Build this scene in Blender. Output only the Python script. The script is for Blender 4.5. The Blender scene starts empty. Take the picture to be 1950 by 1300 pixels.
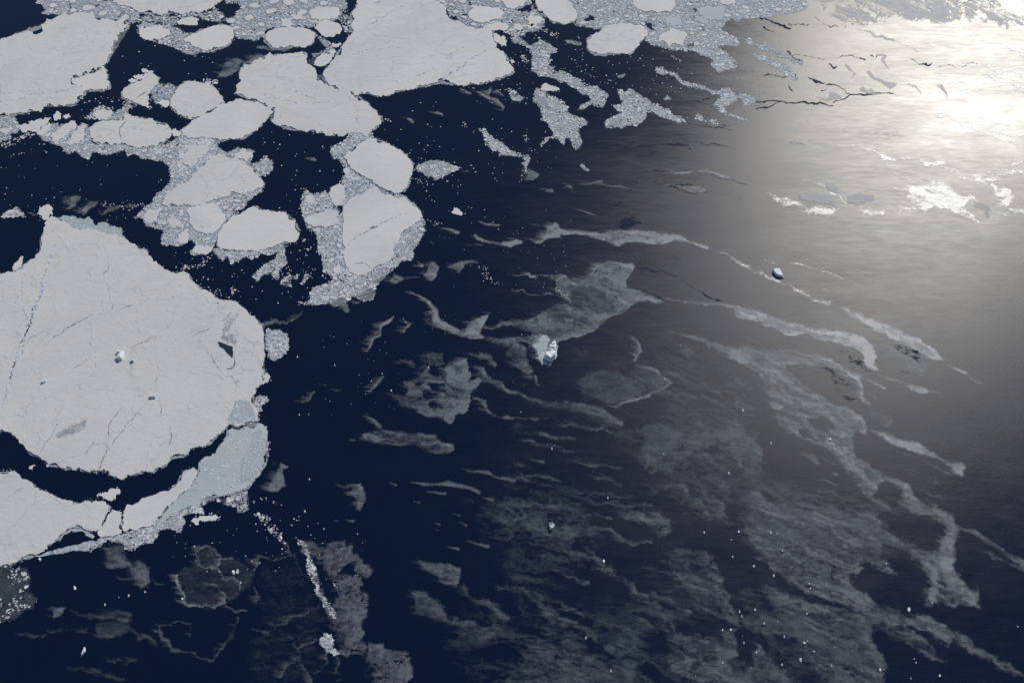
import bpy, math, random
import numpy as np
from mathutils import Vector
S = bpy.context.scene
C = S.collection
# ------------------------------------------------------------------ camera
ALT = 3000.0; PITCH = math.radians(50); FPX = 1786.0
cam = bpy.data.cameras.new('camera'); camo = bpy.data.objects.new('camera', cam); C.objects.link(camo)
camo.location = (0, 0, ALT); camo.rotation_euler = (math.pi/2 - PITCH, 0, 0)
cam.sensor_width = 36; cam.lens = FPX/1950*36; cam.clip_start = 10; cam.clip_end = 400000
S.camera = camo
CP, SP = math.cos(PITCH), math.sin(PITCH)
def P(px, py, z=0.0):
    """photo direction -> point of the sea plane"""
    a = np.asarray(px, float)-975; b = 650-np.asarray(py, float)
    dx = a; dy = FPX*CP + b*SP; dz = -FPX*SP + b*CP
    t = (ALT-z)/-dz
    return dx*t, dy*t
def mpp(px, py):
    b = 650-py; dz = FPX*SP - b*CP
    return ALT/dz                       # metres per photo pixel, across
# ------------------------------------------------------------------ world, sun, exposure
gx, gy = P(1785, 228)
SUN_AZ = math.atan2(gx, gy); SUN_EL = math.atan2(ALT, math.hypot(gx, gy))
w = bpy.data.worlds.new('World'); S.world = w; w.use_nodes = True
nt = w.node_tree; bg = nt.nodes['Background']; sky = nt.nodes.new('ShaderNodeTexSky')
sky.sky_type = 'NISHITA'; sky.sun_disc = False; sky.sun_elevation = SUN_EL; sky.sun_rotation = SUN_AZ
sky.altitude = 100; sky.dust_density = 0.4
nt.links.new(sky.outputs[0], bg.inputs[0]); bg.inputs[1].default_value = 0.065
sl = bpy.data.lights.new('sun', 'SUN'); sl.energy = 3.0; sl.angle = math.radians(0.5); sl.color = (1, 0.955, 0.90)
so = bpy.data.objects.new('sun', sl); C.objects.link(so)
sd_ = Vector((math.sin(SUN_AZ)*math.cos(SUN_EL), math.cos(SUN_AZ)*math.cos(SUN_EL), math.sin(SUN_EL)))
so.rotation_euler = sd_.to_track_quat('Z', 'Y').to_euler(); so.location = (0, 0, 4000)
S.view_settings.view_transform = 'Standard'; S.view_settings.look = 'None'
S.view_settings.exposure = 0.0; S.view_settings.gamma = 1
S.render.engine = 'CYCLES'; S.cycles.transparent_max_bounces = 32; S.cycles.max_bounces = 5
S.render.resolution_x = 1024; S.render.resolution_y = 682
# ------------------------------------------------------------------ photo tiles for tracing
TL = {r+str(c): (x, y) for r, y in zip('ABCD', (0, 320, 640, 960)) for c, x in enumerate((0, 480, 960, 1450))}
K = 3.824
def T(tile, s):
    x0, y0 = TL[tile]; out = []
    for q in s.split():
        v = [float(t) for t in q.split(',')]
        out.append((x0+v[0]/K, y0+v[1]/K) + ((v[2]/K,) if len(v) > 2 else ()))
    return out
def TM(s):
    """'A0 x,y x,y ...' """
    t, r = s.split(' ', 1); return T(t, r)
# ------------------------------------------------------------------ noise
def _h(ix, iy, seed):
    n = (ix.astype(np.int64)*374761393 + iy.astype(np.int64)*668265263 + seed*1274126177) & 0x7fffffff
    n = ((n ^ (n >> 13))*1274126177) & 0x7fffffff
    return ((n ^ (n >> 16)) & 0xffff)/65535.0
def vn(x, y, seed=0):
    ix = np.floor(x); iy = np.floor(y); fx = x-ix; fy = y-iy
    ux = fx*fx*(3-2*fx); uy = fy*fy*(3-2*fy)
    a = _h(ix, iy, seed); b = _h(ix+1, iy, seed); c = _h(ix, iy+1, seed); d = _h(ix+1, iy+1, seed)
    return a+(b-a)*ux+(c-a)*uy+(a-b-c+d)*ux*uy
def fbm(x, y, o=4, seed=0):
    s = 0; a = 1; t = 0
    for i in range(o):
        s = s+a*vn(x*2**i, y*2**i, seed+i*17); t += a; a *= .55
    return s/t
def psi(x, y):
    """drift lines of the film: they fan out to the right"""
    u = x-700
    return y-(0.10*u+0.19*u*np.abs(u)/1250)
def sdpoly(X, Y, pts):
    p = np.array([q[:2] for q in pts], float); n = len(p)
    d = np.full(X.shape, 1e12); ins = np.zeros(X.shape, bool)
    for i in range(n):
        ax, ay = p[i]; bx, by = p[(i+1) % n]; ex, ey = bx-ax, by-ay
        L = ex*ex+ey*ey+1e-9
        t = np.clip(((X-ax)*ex+(Y-ay)*ey)/L, 0, 1)
        d = np.minimum(d, (X-ax-t*ex)**2+(Y-ay-t*ey)**2)
        c = (ay > Y) != (by > Y)
        ins ^= c & (X < ex*(Y-ay)/(ey if abs(ey) > 1e-9 else 1e-9)+ax)
    d = np.sqrt(d); return np.where(ins, d, -d)
def sdstroke(X, Y, pts):
    d = np.full(X.shape, -1e6)
    for (ax, ay, aw), (bx, by, bw) in zip(pts[:-1], pts[1:]):
        ex, ey = bx-ax, by-ay
        t = np.clip(((X-ax)*ex+(Y-ay)*ey)/(ex*ex+ey*ey+1e-9), 0, 1)
        d = np.maximum(d, (aw+(bw-aw)*t)/2-np.hypot(X-ax-t*ex, Y-ay-t*ey))
    return d
def sst(x, a, b):
    t = np.clip((x-a)/(b-a), 0, 1); return t*t*(3-2*t)
# ------------------------------------------------------------------ materials
def mat(name):
    m = bpy.data.materials.new(name); m.use_nodes = True; n = m.node_tree
    for x in list(n.nodes): n.nodes.remove(x)
    out = n.nodes.new('ShaderNodeOutputMaterial')
    def N(t, **kw):
        o = n.nodes.new('ShaderNode'+t)
        for k, v in kw.items():
            if k.startswith('i_'):
                kk = k[2:]; kk = int(kk) if kk.isdigit() else kk.replace('_', ' ')
                o.inputs[kk].default_value = v
            else: setattr(o, k, v)
        return o
    L = lambda a, b: n.links.new(a, b)
    geo = N('NewGeometry')
    return m, N, L, out, geo
def mapped(N, L, geo, scale, rot=0):
    mp = N('Mapping', vector_type='POINT'); L(geo.outputs['Position'], mp.inputs[0])
    mp.inputs['Rotation'].default_value = (0, 0, rot); mp.inputs['Scale'].default_value = scale
    return mp.outputs[0]
def noise(N, L, vec, scale=1, det=4, rough=.55, dist=0):
    o = N('TexNoise', i_Scale=scale, i_Detail=det, i_Roughness=rough, i_Distortion=dist); L(vec, o.inputs['Vector']); return o.outputs['Fac']
def mr(N, L, v, a, b, c, d, clamp=True):
    o = N('MapRange'); o.clamp = clamp
    for k, x in zip((1, 2, 3, 4), (a, b, c, d)): o.inputs[k].default_value = x
    L(v, o.inputs[0]); return o.outputs[0]
def mth(N, L, op, a, b=None):
    o = N('Math', operation=op)
    for k, x in ((0, a), (1, b)):
        if x is None: continue
        if isinstance(x, (int, float)): o.inputs[k].default_value = x
        else: L(x, o.inputs[k])
    return o.outputs[0]
def mixc(N, L, f, a, b):
    o = N('Mix', data_type='RGBA')
    if isinstance(f, float): o.inputs[0].default_value = f
    else: L(f, o.inputs[0])
    for k, x in ((6, a), (7, b)):
        if isinstance(x, tuple): o.inputs[k].default_value = x+(1,)
        else: L(x, o.inputs[k])
    return o.outputs[2]
WIND = math.radians(19)
M = {}
GLC = .80
# sea: deep navy body + rough sun reflection; 'rough' attribute = how wind-ruffled the surface is
m, N, L, out, geo = mat('sea_water')
at = N('Attribute', attribute_name='rough')
v1 = mapped(N, L, geo, (1/420, 1/120, 1), WIND); v2 = mapped(N, L, geo, (1/90, 1/20, 1), WIND); v3 = mapped(N, L, geo, (1/10, 1/8, 1), WIND)
n1 = noise(N, L, v1, 1, 3); n2 = noise(N, L, v2, 1, 3); n3 = noise(N, L, v3, 1, 4, .8)
r = mth(N, L, 'ADD', at.outputs['Fac'], mr(N, L, n1, .3, .7, -.016, .016))
r = mth(N, L, 'ADD', r, mr(N, L, n2, .3, .7, -.018, .018))
bump = N('Bump', i_Strength=1.0, i_Distance=.42); L(n3, bump.inputs['Height'])
dif = N('BsdfDiffuse'); dif.inputs[0].default_value = (.0042, .0112, .0345, 1)
gl = N('BsdfAnisotropic', distribution='BECKMANN'); L(r, gl.inputs['Roughness']); L(bump.outputs[0], gl.inputs['Normal'])
gl.inputs['Color'].default_value = (GLC, GLC, GLC*.965, 1)
fr = N('Fresnel', i_IOR=1.34)
mx = N('MixShader'); L(fr.outputs[0], mx.inputs[0]); L(dif.outputs[0], mx.inputs[1]); L(gl.outputs[0], mx.inputs[2]); L(mx.outputs[0], out.inputs[0])
M['sea'] = m
def snow_mat(name, base, dark, ridges=.5, rough_bump=1.0, spec=.2):
    m, N, L, out, geo = mat(name)
    warp = N('TexNoise', i_Scale=1/140, i_Detail=4); L(geo.outputs['Position'], warp.inputs['Vector'])
    vm = N('VectorMath', operation='MULTIPLY_ADD'); L(warp.outputs['Color'], vm.inputs[0]); vm.inputs[1].default_value = (170, 170, 0); L(geo.outputs['Position'], vm.inputs[2])
    vor = N('TexVoronoi', feature='DISTANCE_TO_EDGE', i_Scale=1/210); L(vm.outputs[0], vor.inputs['Vector'])
    vor2 = N('TexVoronoi', feature='DISTANCE_TO_EDGE', i_Scale=1/70); L(vm.outputs[0], vor2.inputs['Vector'])
    nb = noise(N, L, mapped(N, L, geo, (1, 1, 1)), 1/330, 5, .6)
    nf = noise(N, L, mapped(N, L, geo, (1/16, 1/9, 1), .5), 1, 5, .65)
    nm = noise(N, L, mapped(N, L, geo, (1/60, 1/34, 1), -.4), 1, 5, .7)
    gate = mr(N, L, nb, .45, .62, 0, 1)
    e1 = mth(N, L, 'MULTIPLY', mr(N, L, vor.outputs[0], .0, .022, 1, 0), mr(N, L, nm, .4, .6, 0, 1))
    e2 = mth(N, L, 'MULTIPLY', mth(N, L, 'MULTIPLY', mr(N, L, vor2.outputs[0], .0, .035, 1, 0), gate), mr(N, L, nm, .45, .6, 0, 1))
    lines = mth(N, L, 'MULTIPLY', mth(N, L, 'MAXIMUM', e1, e2), ridges*.72)
    nl = noise(N, L, mapped(N, L, geo, (1, 1, 1)), 1/900, 4, .6, 1.5); oi = N('ObjectInfo')
    tone = mixc(N, L, mr(N, L, nb, .3, .7, 0, 1), tuple(c*.92 for c in base), base)
    tone = mixc(N, L, mr(N, L, nl, .46, .66, 0, .75), tone, (base[0]*.80, base[1]*.84, base[2]*.89))
    tone = mixc(N, L, mr(N, L, oi.outputs['Random'], 0, 1, 0, .35), tone, tuple(c*.84 for c in base))
    speck = mth(N, L, 'MULTIPLY', mr(N, L, nf, .60, .76, 0, .6), mr(N, L, nm, .42, .66, .15, 1))
    tone = mixc(N, L, speck, tone, dark)
    tone = mixc(N, L, lines, tone, dark)
    b = N('Bump', i_Strength=.6*rough_bump, i_Distance=3.2)
    hh = mth(N, L, 'ADD', mth(N, L, 'MULTIPLY', nf, .42), mth(N, L, 'MULTIPLY', nm, .9)); hh = mth(N, L, 'ADD', hh, mth(N, L, 'MULTIPLY', lines, .5))
    L(hh, b.inputs['Height'])
    p = N('BsdfPrincipled', i_Roughness=.75); p.inputs['Specular IOR Level'].default_value = spec
    L(tone, p.inputs['Base Color']); L(b.outputs[0], p.inputs['Normal']); L(p.outputs[0], out.inputs[0])
    return m
M['snow'] = snow_mat('snow_covered_ice', (.785, .775, .745), (.44, .48, .50), .7)
M['snow_smooth'] = snow_mat('smooth_snow', (.81, .80, .77), (.56, .60, .62), .25, .7)
M['snow_grey'] = snow_mat('grey_young_ice', (.56, .60, .615), (.40, .45, .47), .6, .8)
m, N, L, out, geo = mat('brash_fragment_ice')
nf = noise(N, L, mapped(N, L, geo, (1, 1, 1)), 1/9, 3); nb = noise(N, L, mapped(N, L, geo, (1, 1, 1)), 1/70, 4)
c = mixc(N, L, mr(N, L, nf, .35, .65, 0, 1), (.64, .675, .70), (.87, .875, .875)); c = mixc(N, L, mr(N, L, nb, .5, .66, 0, .7), c, (.40, .46, .51))
p = N('BsdfPrincipled', i_Roughness=.7); p.inputs['Specular IOR Level'].default_value = .2; L(c, p.inputs['Base Color']); L(p.outputs[0], out.inputs[0]); M['brash'] = m
m, N, L, out, geo = mat('crack_water'); 
nf = noise(N, L, mapped(N, L, geo, (1, 1, 1)), 1/30, 3)
p = N('BsdfPrincipled', i_Roughness=.6); L(mixc(N, L, mr(N, L, nf, .35, .65, 0, 1), (.07, .09, .12), (.36, .40, .44)), p.inputs['Base Color']); L(p.outputs[0], out.inputs[0]); M['crack'] = m
m, N, L, out, geo = mat('ridge_rubble')
nf = noise(N, L, mapped(N, L, geo, (1, 1, 1)), 1/14, 4)
p = N('BsdfPrincipled', i_Roughness=.8); L(mixc(N, L, mr(N, L, nf, .4, .6, 0, 1), (.40, .44, .50), (.80, .82, .84)), p.inputs['Base Color'])
b = N('Bump', i_Strength=.9, i_Distance=5.0); L(nf, b.inputs['Height']); L(b.outputs[0], p.inputs['Normal']); L(p.outputs[0], out.inputs[0]); M['rubble'] = m
m, N, L, out, geo = mat('iceberg_ice')
nf = noise(N, L, mapped(N, L, geo, (1, 1, 1)), 1/12, 4)
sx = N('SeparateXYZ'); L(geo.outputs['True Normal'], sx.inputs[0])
c = mixc(N, L, mr(N, L, sx.outputs[2], .05, .45, 0, 1), (.50, .64, .76), (.90, .91, .92))  # steep faces bluer and darker, shade of the flanks put into the colour
p = N('BsdfPrincipled', i_Roughness=.6); p.inputs['Specular IOR Level'].default_value = .3; L(c, p.inputs['Base Color'])
b = N('Bump', i_Strength=.5, i_Distance=2.0); L(nf, b.inputs['Height']); L(b.outputs[0], p.inputs['Normal']); L(p.outputs[0], out.inputs[0]); M['berg'] = m
def film(name, col, col2, maxop, gloss=.04, grough=.38, fine=.5, speck=0.0, lo=.08, hi=1.15, aniso=True, groan=None):
    """floating ice film: 'dens' attribute drives how closed it is"""
    m, N, L, out, geo = mat(name)
    at = N('Attribute', attribute_name='dens')
    a = at.outputs['Fac']
    vs = mapped(N, L, geo, (1/46, 1/19, 1) if aniso else (1/16, 1/14, 1), WIND*1.6)
    nf = noise(N, L, vs, 1, 6, .65, 2.2 if aniso else .6); ng = noise(N, L, mapped(N, L, geo, (1/9, 1/8, 1)), 1, 3, .7)
    nw = noise(N, L, mapped(N, L, geo, (1/260, 1/70, 1) if aniso else (1/90, 1/80, 1), WIND*1.6), 1, 5, .6, 2.0)
    x = mth(N, L, 'ADD', a, mth(N, L, 'MULTIPLY', mth(N, L, 'SUBTRACT', nf, .5), fine*1.5))
    x = mth(N, L, 'ADD', x, mth(N, L, 'MULTIPLY', mth(N, L, 'SUBTRACT', nw, .5), fine*1.3))
    x = mth(N, L, 'ADD', x, mth(N, L, 'MULTIPLY', mth(N, L, 'SUBTRACT', ng, .5), fine*(.22 if aniso else .7)))
    al = mth(N, L, 'MULTIPLY', mr(N, L, x, lo, hi, 0, 1), maxop)
    al = mth(N, L, 'MULTIPLY', al, mr(N, L, a, 0, .10, 0, 1))
    c = mixc(N, L, mr(N, L, nf, .35, .65, 0, 1), col, col2)
    if speck:
        sp = noise(N, L, mapped(N, L, geo, (1/7, 1/7, 1)), 1, 1); k = mr(N, L, sp, .66-.1*speck, .72-.1*speck, 0, 1)
        c = mixc(N, L, k, c, (.80, .82, .84)); al = mth(N, L, 'MAXIMUM', al, mth(N, L, 'MULTIPLY', k, mr(N, L, x, .2, .5, 0, .95)))
    d = N('BsdfDiffuse'); L(c, d.inputs[0])
    g = N('BsdfAnisotropic', distribution='BECKMANN'); g.inputs['Roughness'].default_value = grough
    if groan:
        bb = N('Bump', i_Strength=1.0, i_Distance=groan); L(ng, bb.inputs['Height']); L(bb.outputs[0], g.inputs['Normal'])
    ms = N('MixShader', i_0=gloss); L(d.outputs[0], ms.inputs[1]); L(g.outputs[0], ms.inputs[2])
    tr = N('BsdfTransparent'); mx = N('MixShader'); L(al, mx.inputs[0]); L(tr.outputs[0], mx.inputs[1]); L(ms.outputs[0], mx.inputs[2]); L(mx.outputs[0], out.inputs[0])
    return m
M['grease'] = film('grease_ice', (.18, .215, .25), (.26, .295, .325), .82, .032, .37, .45, lo=.04, hi=1.0)
M['greasebright'] = film('thick_grease_ice', (.27, .30, .33), (.37, .395, .42), .88, .034, .37, .4, lo=.04, hi=1.0)
M['greasemid'] = film('speckled_grease_ice', (.14, .165, .195), (.21, .24, .27), .84, .028, .37, .55, lo=.03, hi=1.0)  # darker copy of the grease ice, lens falloff put into its colour
M['drift'] = film('speckled_drift_ice', (.13, .145, .18), (.215, .235, .275), .80, .02, .38, .55, 0, .05, .9, aniso=False)
M['faint'] = film('faint_ice_film', (.10, .13, .155), (.16, .19, .215), .74, .03, .37, .45, lo=.03, hi=1.0)
M['nilas'] = film('grey_nilas', (.26, .31, .37), (.40, .45, .50), .9, .015, .4, .5, .7, .1, .8, aniso=False)
M['slush'] = film('slush_between_floes', (.25, .29, .33), (.46, .50, .53), .93, .012, .4, 1.0, .6, .2, .75, aniso=False)
M['turq'] = film('turquoise_slush', (.42, .50, .52), (.60, .655, .67), .85, .01, .4, .5, .8, .1, .4, aniso=False)
M['calmshred'] = film('ruffled_calm_skin', (.02, .03, .05), (.03, .045, .075), .85, .03, .10, 1.9, 0, .25, 1.0)
M['calm'] = film('calm_water_skin', (.02, .03, .05), (.03, .045, .075), .9, .03, .10, .7, 0, .1, .6)
M['glitter'] = film('crinkled_bright_ice', (.34, .35, .36), (.44, .45, .45), .72, .15, .38, 1.9, 0, .25, 1.2, groan=2.0)  # pale colour and added gloss stand in for sun glitter on the film
M['matte'] = film('matte_grey_ice', (.56, .57, .58), (.68, .69, .69), .66, .01, .4, .35, 0, .1, .6)
# ------------------------------------------------------------------ object helpers
def tag(o, label=None, cat=None, group=None, kind=None):
    for k, v in (('label', label), ('category', cat), ('group', group), ('kind', kind)):
        if v: o[k] = v
    return o
def link(name, me, m=None, parent=None):
    o = bpy.data.objects.new(name, me); C.objects.link(o)
    if m and not me.materials: me.materials.append(M[m])
    if parent: o.parent = parent
    return o
def mesh(name, v, f):
    me = bpy.data.meshes.new(name); me.from_pydata(v, [], f); me.update(); return me
def roughen(pts, rng, amp=.10, step=2.4):
    amp = amp*1.2+.045
    pts = [np.array(p[:2], float) for p in pts]
    for it in range(7):
        out = []; n = len(pts); any_ = False
        for i in range(n):
            a, b = pts[i], pts[(i+1) % n]; out.append(a); d = b-a; l = math.hypot(*d)
            if l > step:
                any_ = True; nn = np.array((-d[1], d[0])); k = amp if l < 30 else amp*.7
                out.append((a+b)/2+d*rng.uniform(-.12, .12)+nn*rng.gauss(0, k))
        pts = out
        if not any_: break
    return pts
def slab(name, pts, h, m, step=2.4, amp=.10, seed=1, bev=1.0, parent=None, origin=None, rough=True):
    rng = random.Random(seed)
    r = roughen(pts, rng, amp, step) if rough else pts
    X, Y = P([p[0] for p in r], [p[1] for p in r]); n = len(X)
    A = sum(X[i]*Y[(i+1) % n]-X[(i+1) % n]*Y[i] for i in range(n))
    if A < 0: X = X[::-1]; Y = Y[::-1]
    cx, cy = origin if origin is not None else (X.mean(), Y.mean())
    ex = np.roll(X, -1)-np.roll(X, 1); ey = np.roll(Y, -1)-np.roll(Y, 1); l = np.hypot(ex, ey)+1e-6
    nx, ny = ey/l, -ex/l
    X = X-cx; Y = Y-cy
    hv = [h*(.75+.5*rng.random()) for _ in range(n)]
    v = [(X[i], Y[i], h) for i in range(n)] + [(X[i]+nx[i]*bev, Y[i]+ny[i]*bev, hv[i]*.45) for i in range(n)] + [(X[i]+nx[i]*bev*1.2, Y[i]+ny[i]*bev*1.2, -.6) for i in range(n)]
    f = [tuple(range(n))]
    for k in (0, n):
        for i in range(n):
            j = (i+1) % n; f.append((k+i, k+n+i, k+n+j, k+j))
    o = link(name, mesh(name, v, f), m, parent); o.location = (cx, cy, 0)
    return o
FLOES = []          # traced outlines, used to keep fragments off them
def ribbon(name, tile, s, z, m, parent, wid=2.2, seed=0, gap=0.0, jit=.9):
    rng = random.Random(seed); pts = T(tile, s); q = []
    for a, b in zip(pts[:-1], pts[1:]):
        l = math.hypot(b[0]-a[0], b[1]-a[1]); k = max(1, int(l/2.2))
        for i in range(k): q.append((a[0]+(b[0]-a[0])*i/k, a[1]+(b[1]-a[1])*i/k))
    q.append(pts[-1][:2]); n = len(q); jx = jy = 0; v = []; f = []; lastgap = True
    wob = 0
    for i, (x, y) in enumerate(q):
        wob = wob*.8+rng.gauss(0, jit*.6); a = q[max(0, i-1)]; b = q[min(n-1, i+1)]
        dx, dy = b[0]-a[0], b[1]-a[1]; l = math.hypot(dx, dy)+1e-6; nx, ny = -dy/l, dx/l
        t = i/(n-1); wd = wid*(.35+.65*math.sin(math.pi*min(max(t, .04), .96)))*rng.uniform(.35, 1.25)/2
        x += nx*wob; y += ny*wob
        for s_ in (-1, 1):
            X, Y = P(x+nx*wd*s_, y+ny*wd*s_); v.append((float(X)-parent.location.x, float(Y)-parent.location.y, z))
        if rng.random() < gap: v[-1] = tuple(v[-2][q_]+(v[-1][q_]-v[-2][q_])*.12 for q_ in range(3))
        if i: f.append((2*i-2, 2*i-1, 2*i+1, 2*i))
    if not f: return None
    o = link(name, mesh(name, v, f), m, parent); return o
def floe(label, s, h=2.6, m='snow', step=2.4, amp=.10, cracks=(), ridges=(), seed=None, cat='ice floe', name='ice_floe', group=None, track=True):
    pts = TM(s)
    if seed is None: seed = len(FLOES)+3
    o = slab(name, pts, h, m, step, amp, seed); tag(o, label, cat, group)
    if track: FLOES.append(pts)
    for i, c in enumerate(cracks):
        t, wd, gp, q = c; ribbon('crack', t, q, h+.08, 'crack', o, wd, seed*31+i, gp)
    for i, c in enumerate(ridges):
        t, wd, gp, q = c; ribbon('pressure_ridge', t, q, h+.05, 'rubble', o, wd, seed*37+i, gp, 1.3)
    return o
ZL = [0.12]
def sheet(name, label, shapes, m, cat='ice film', group=None, kind=None, res=2.0, soft=3.0, warp=3.0, dens=1.0, streak=0.0, cell=0.0, seed=0, z=None, holes=(), extra=None, tail=0, swirl=0.0, wf=1.0):
    polys = []; xs = []; ys = []
    for s in shapes:
        p = TM(s); p = [(q[0], q[1], q[2]*wf) if len(q) > 2 else q for q in p]; wmax = max((q[2] if len(q) > 2 else 0) for q in p)
        polys.append(p); xs += [q[0]-wmax for q in p]+[q[0]+wmax for q in p]; ys += [q[1]-wmax for q in p]+[q[1]+wmax for q in p]
    pad = soft+warp+2; x0, x1, y0, y1 = min(xs)-pad-tail, max(xs)+pad, min(ys)-pad, max(ys)+pad
    gx_ = np.arange(x0, x1+res, res); gy_ = np.arange(y0, y1+res, res)
    X, Y = np.meshgrid(gx_, gy_); sc = 14.0
    WX = X+(fbm(X/sc, Y/sc, 4, seed+5)-.5)*2*warp*1.6; WY = Y+(fbm(X/sc, Y/sc, 4, seed+91)-.5)*2*warp*1.3
    D = np.zeros(X.shape)
    for p in polys:
        sd = sdstroke(WX, WY, p) if len(p[0]) > 2 else sdpoly(WX, WY, p)
        D = np.maximum(D, sst(sd, -soft*.5, soft))
    for h in holes:
        p = TM(h); sd = sdpoly(WX+(fbm(X/6, Y/6, 3, 4)-.5)*6, WY, p); D = D*(1-sst(sd, -1, 2.5))
    if tail:                      # wind-drawn feathers on the upwind side
        k_ = int(tail/res); fe = np.zeros(D.shape); sl_ = (psi(np.array([X.mean()]), np.array([0.])) - psi(np.array([X.mean()])+10, np.array([0.])))[0]/10
        for k in range(1, k_):
            sh = int(round(k*sl_)); E = np.zeros(D.shape); src = D[:, k:]
            if sh > 0: E[:-sh, :-k] = src[sh:, :]
            elif sh == 0: E[:, :-k] = src
            fe = np.maximum(fe, E*(1-k/k_)**1.3)
        pp = psi(X, Y); n = fbm(X/60, pp/5, 4, seed+77)
        D = np.maximum(D, fe*sst(n, .40, .66)*.8)*(1-.55*sst(n, .5, .3)*(1-sst(fe, .5, 1)))
    if swirl:
        sl2 = (psi(np.array([X.mean()]), np.array([0.]))-psi(np.array([X.mean()])+10, np.array([0.])))[0]/10
        kk = int(34/res); acc = np.zeros(D.shape)
        for k in range(1, kk+1, 2):
            sh = int(round(k*sl2)); E = np.zeros(D.shape); src = D[:, k:]
            if sh > 0: E[:-sh, :-k] = src[sh:, :]
            elif sh == 0: E[:, :-k] = src
            acc += E
        lead = 1-acc/(kk/2)                       # 1 at the downwind edge, 0 deep inside / upwind
        # vortical filaments: twice-warped ridged noise, drawn out along the drift
        pp = psi(X, Y)
        a1 = fbm(X/46, pp/34, 4, 301)-.5; a2 = fbm(X/46, pp/34, 4, 402)-.5
        b1 = fbm(X/20+a1*3.4, pp/13+a2*3.4, 4, 503)-.5
        fl = 1-np.abs(2*fbm(X/80+a2*2.6+b1*.35, pp/13+a1*3.6+b1*.35, 4, 604)-1)
        fil = sst(fl, .66, .97); body = sst(fbm(X/85+a1*2.4, pp/17+a2*3, 4, 705), .36, .64)
        D = D*((1-swirl)+swirl*(.10+.34*body+.58*fil+.55*np.clip(lead, 0, 1)**1.5))
    D *= dens*(.8+.4*fbm(X/30, Y/22, 4, seed+51))
    if streak:
        pp = psi(X, Y); n = fbm(X/70, pp/9, 4, seed+7); D = D*(1-streak*sst(n, .62, .38))
    if cell:
        n = fbm(X/5, Y/4, 3, seed+13); n2 = fbm(X/26, Y/22, 3, seed+29); D = D*(1-cell*sst(n, .56, .70)*sst(n2, .35, .6))
    if extra: D = extra(X, Y, D)
    if z is None: z = ZL[0]; ZL[0] += .011
    ny, nx = X.shape
    keep = D > .03; FK = keep[:-1, :-1] | keep[1:, :-1] | keep[:-1, 1:] | keep[1:, 1:]
    if kind == 'stuff' or kind == 'structure': masks = [FK]
    else:
        lab = np.zeros(FK.shape, int); nl = 0; masks = []
        for i0, j0 in zip(*np.nonzero(FK)):
            if lab[i0, j0]: continue
            nl += 1; st = [(i0, j0)]; lab[i0, j0] = nl; cnt = 0
            while st:
                i, j = st.pop(); cnt += 1
                for a, b in ((i+1, j), (i-1, j), (i, j+1), (i, j-1)):
                    if 0 <= a < FK.shape[0] and 0 <= b < FK.shape[1] and FK[a, b] and not lab[a, b]: lab[a, b] = nl; st.append((a, b))
            if cnt > 10: masks.append((cnt, nl))
        masks.sort(reverse=True); masks = [lab == l for c, l in masks[:9]]
    first = None
    for mi, fk in enumerate(masks):
        o = sheet_part(name, label if mi == 0 else fit16(ORD[mi]+' largest piece by the '+label), m, cat, (group or name.replace('_', ' ')+' pieces') if len(masks) > 1 else group, kind, X, Y, D, fk, z)
        first = first or o
    return first
def fit16(s):
    q = s.split()
    if len(q) <= 16: return s
    for c in range(16, 7, -1):
        if q[c] in ('with', 'in', 'of', 'on', 'above', 'below', 'beside', 'under', 'to', 'right', 'left', 'between', 'at', 'near', 'along', 'into', 'across', 'around'): return ' '.join(q[:c]).rstrip(',')
    return ' '.join(q[:16])
ORD = ['', 'second', 'third', 'fourth', 'fifth', 'sixth', 'seventh', 'eighth', 'ninth', 'tenth', 'eleventh', 'twelfth']
def sheet_part(name, label, m, cat, group, kind, X, Y, D, fk, z):
    ny, nx = X.shape
    idx = np.arange(nx*ny).reshape(ny, nx)
    F = np.stack([idx[1:, :-1][fk], idx[1:, 1:][fk], idx[:-1, 1:][fk], idx[:-1, :-1][fk]], 1)
    if len(F) == 0: return None
    used, inv = np.unique(F, return_inverse=True); F = inv.reshape(F.shape)
    px, py = P(X.ravel()[used], Y.ravel()[used], z); cx, cy = px.mean(), py.mean()
    V = np.stack([px-cx, py-cy, np.zeros(len(px))], 1)
    me = bpy.data.meshes.new(name); me.vertices.add(len(V)); me.vertices.foreach_set('co', V.astype(np.float32).ravel())
    me.loops.add(F.size); me.loops.foreach_set('vertex_index', F.astype(np.int32).ravel())
    me.polygons.add(len(F)); me.polygons.foreach_set('loop_start', np.arange(0, F.size, 4, dtype=np.int32))
    me.update(calc_edges=True); me.validate()
    a = me.attributes.new('dens', 'FLOAT', 'POINT'); a.data.foreach_set('value', D.ravel()[used].astype(np.float32))
    o = link(name, me, m); o.location = (cx, cy, z); tag(o, label, cat, group, kind); return o
def frag_outline(rng, r, n=None, el=1.0, ang=0):
    n = n or rng.randint(5, 8); a0 = rng.random()*6.28; out = []
    for i in range(n):
        a = a0+6.283*(i+rng.uniform(-.28, .28))/n; q = r*rng.uniform(.72, 1.15); x, y = q*math.cos(a)*el, q*math.sin(a)
        out.append((x*math.cos(ang)-y*math.sin(ang), x*math.sin(ang)+y*math.cos(ang)))
    return out
BIG = []            # medium pieces that become objects of their own: (px, py, r px, zone)
FR = random.Random(77)
def inside_any(x, y, polys, margin=0):
    X = np.array(x); Y = np.array(y); r = np.zeros(X.shape, bool)
    for p in polys:
        xs = [q[0] for q in p]; ys = [q[1] for q in p]
        b = (X > min(xs)-5) & (X < max(xs)+5) & (Y > min(ys)-5) & (Y < max(ys)+5)
        if b.any():
            s = sdpoly(X[b], Y[b], p) > margin; rr = r[b]; rr |= s; r[b] = rr
    return r
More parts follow.
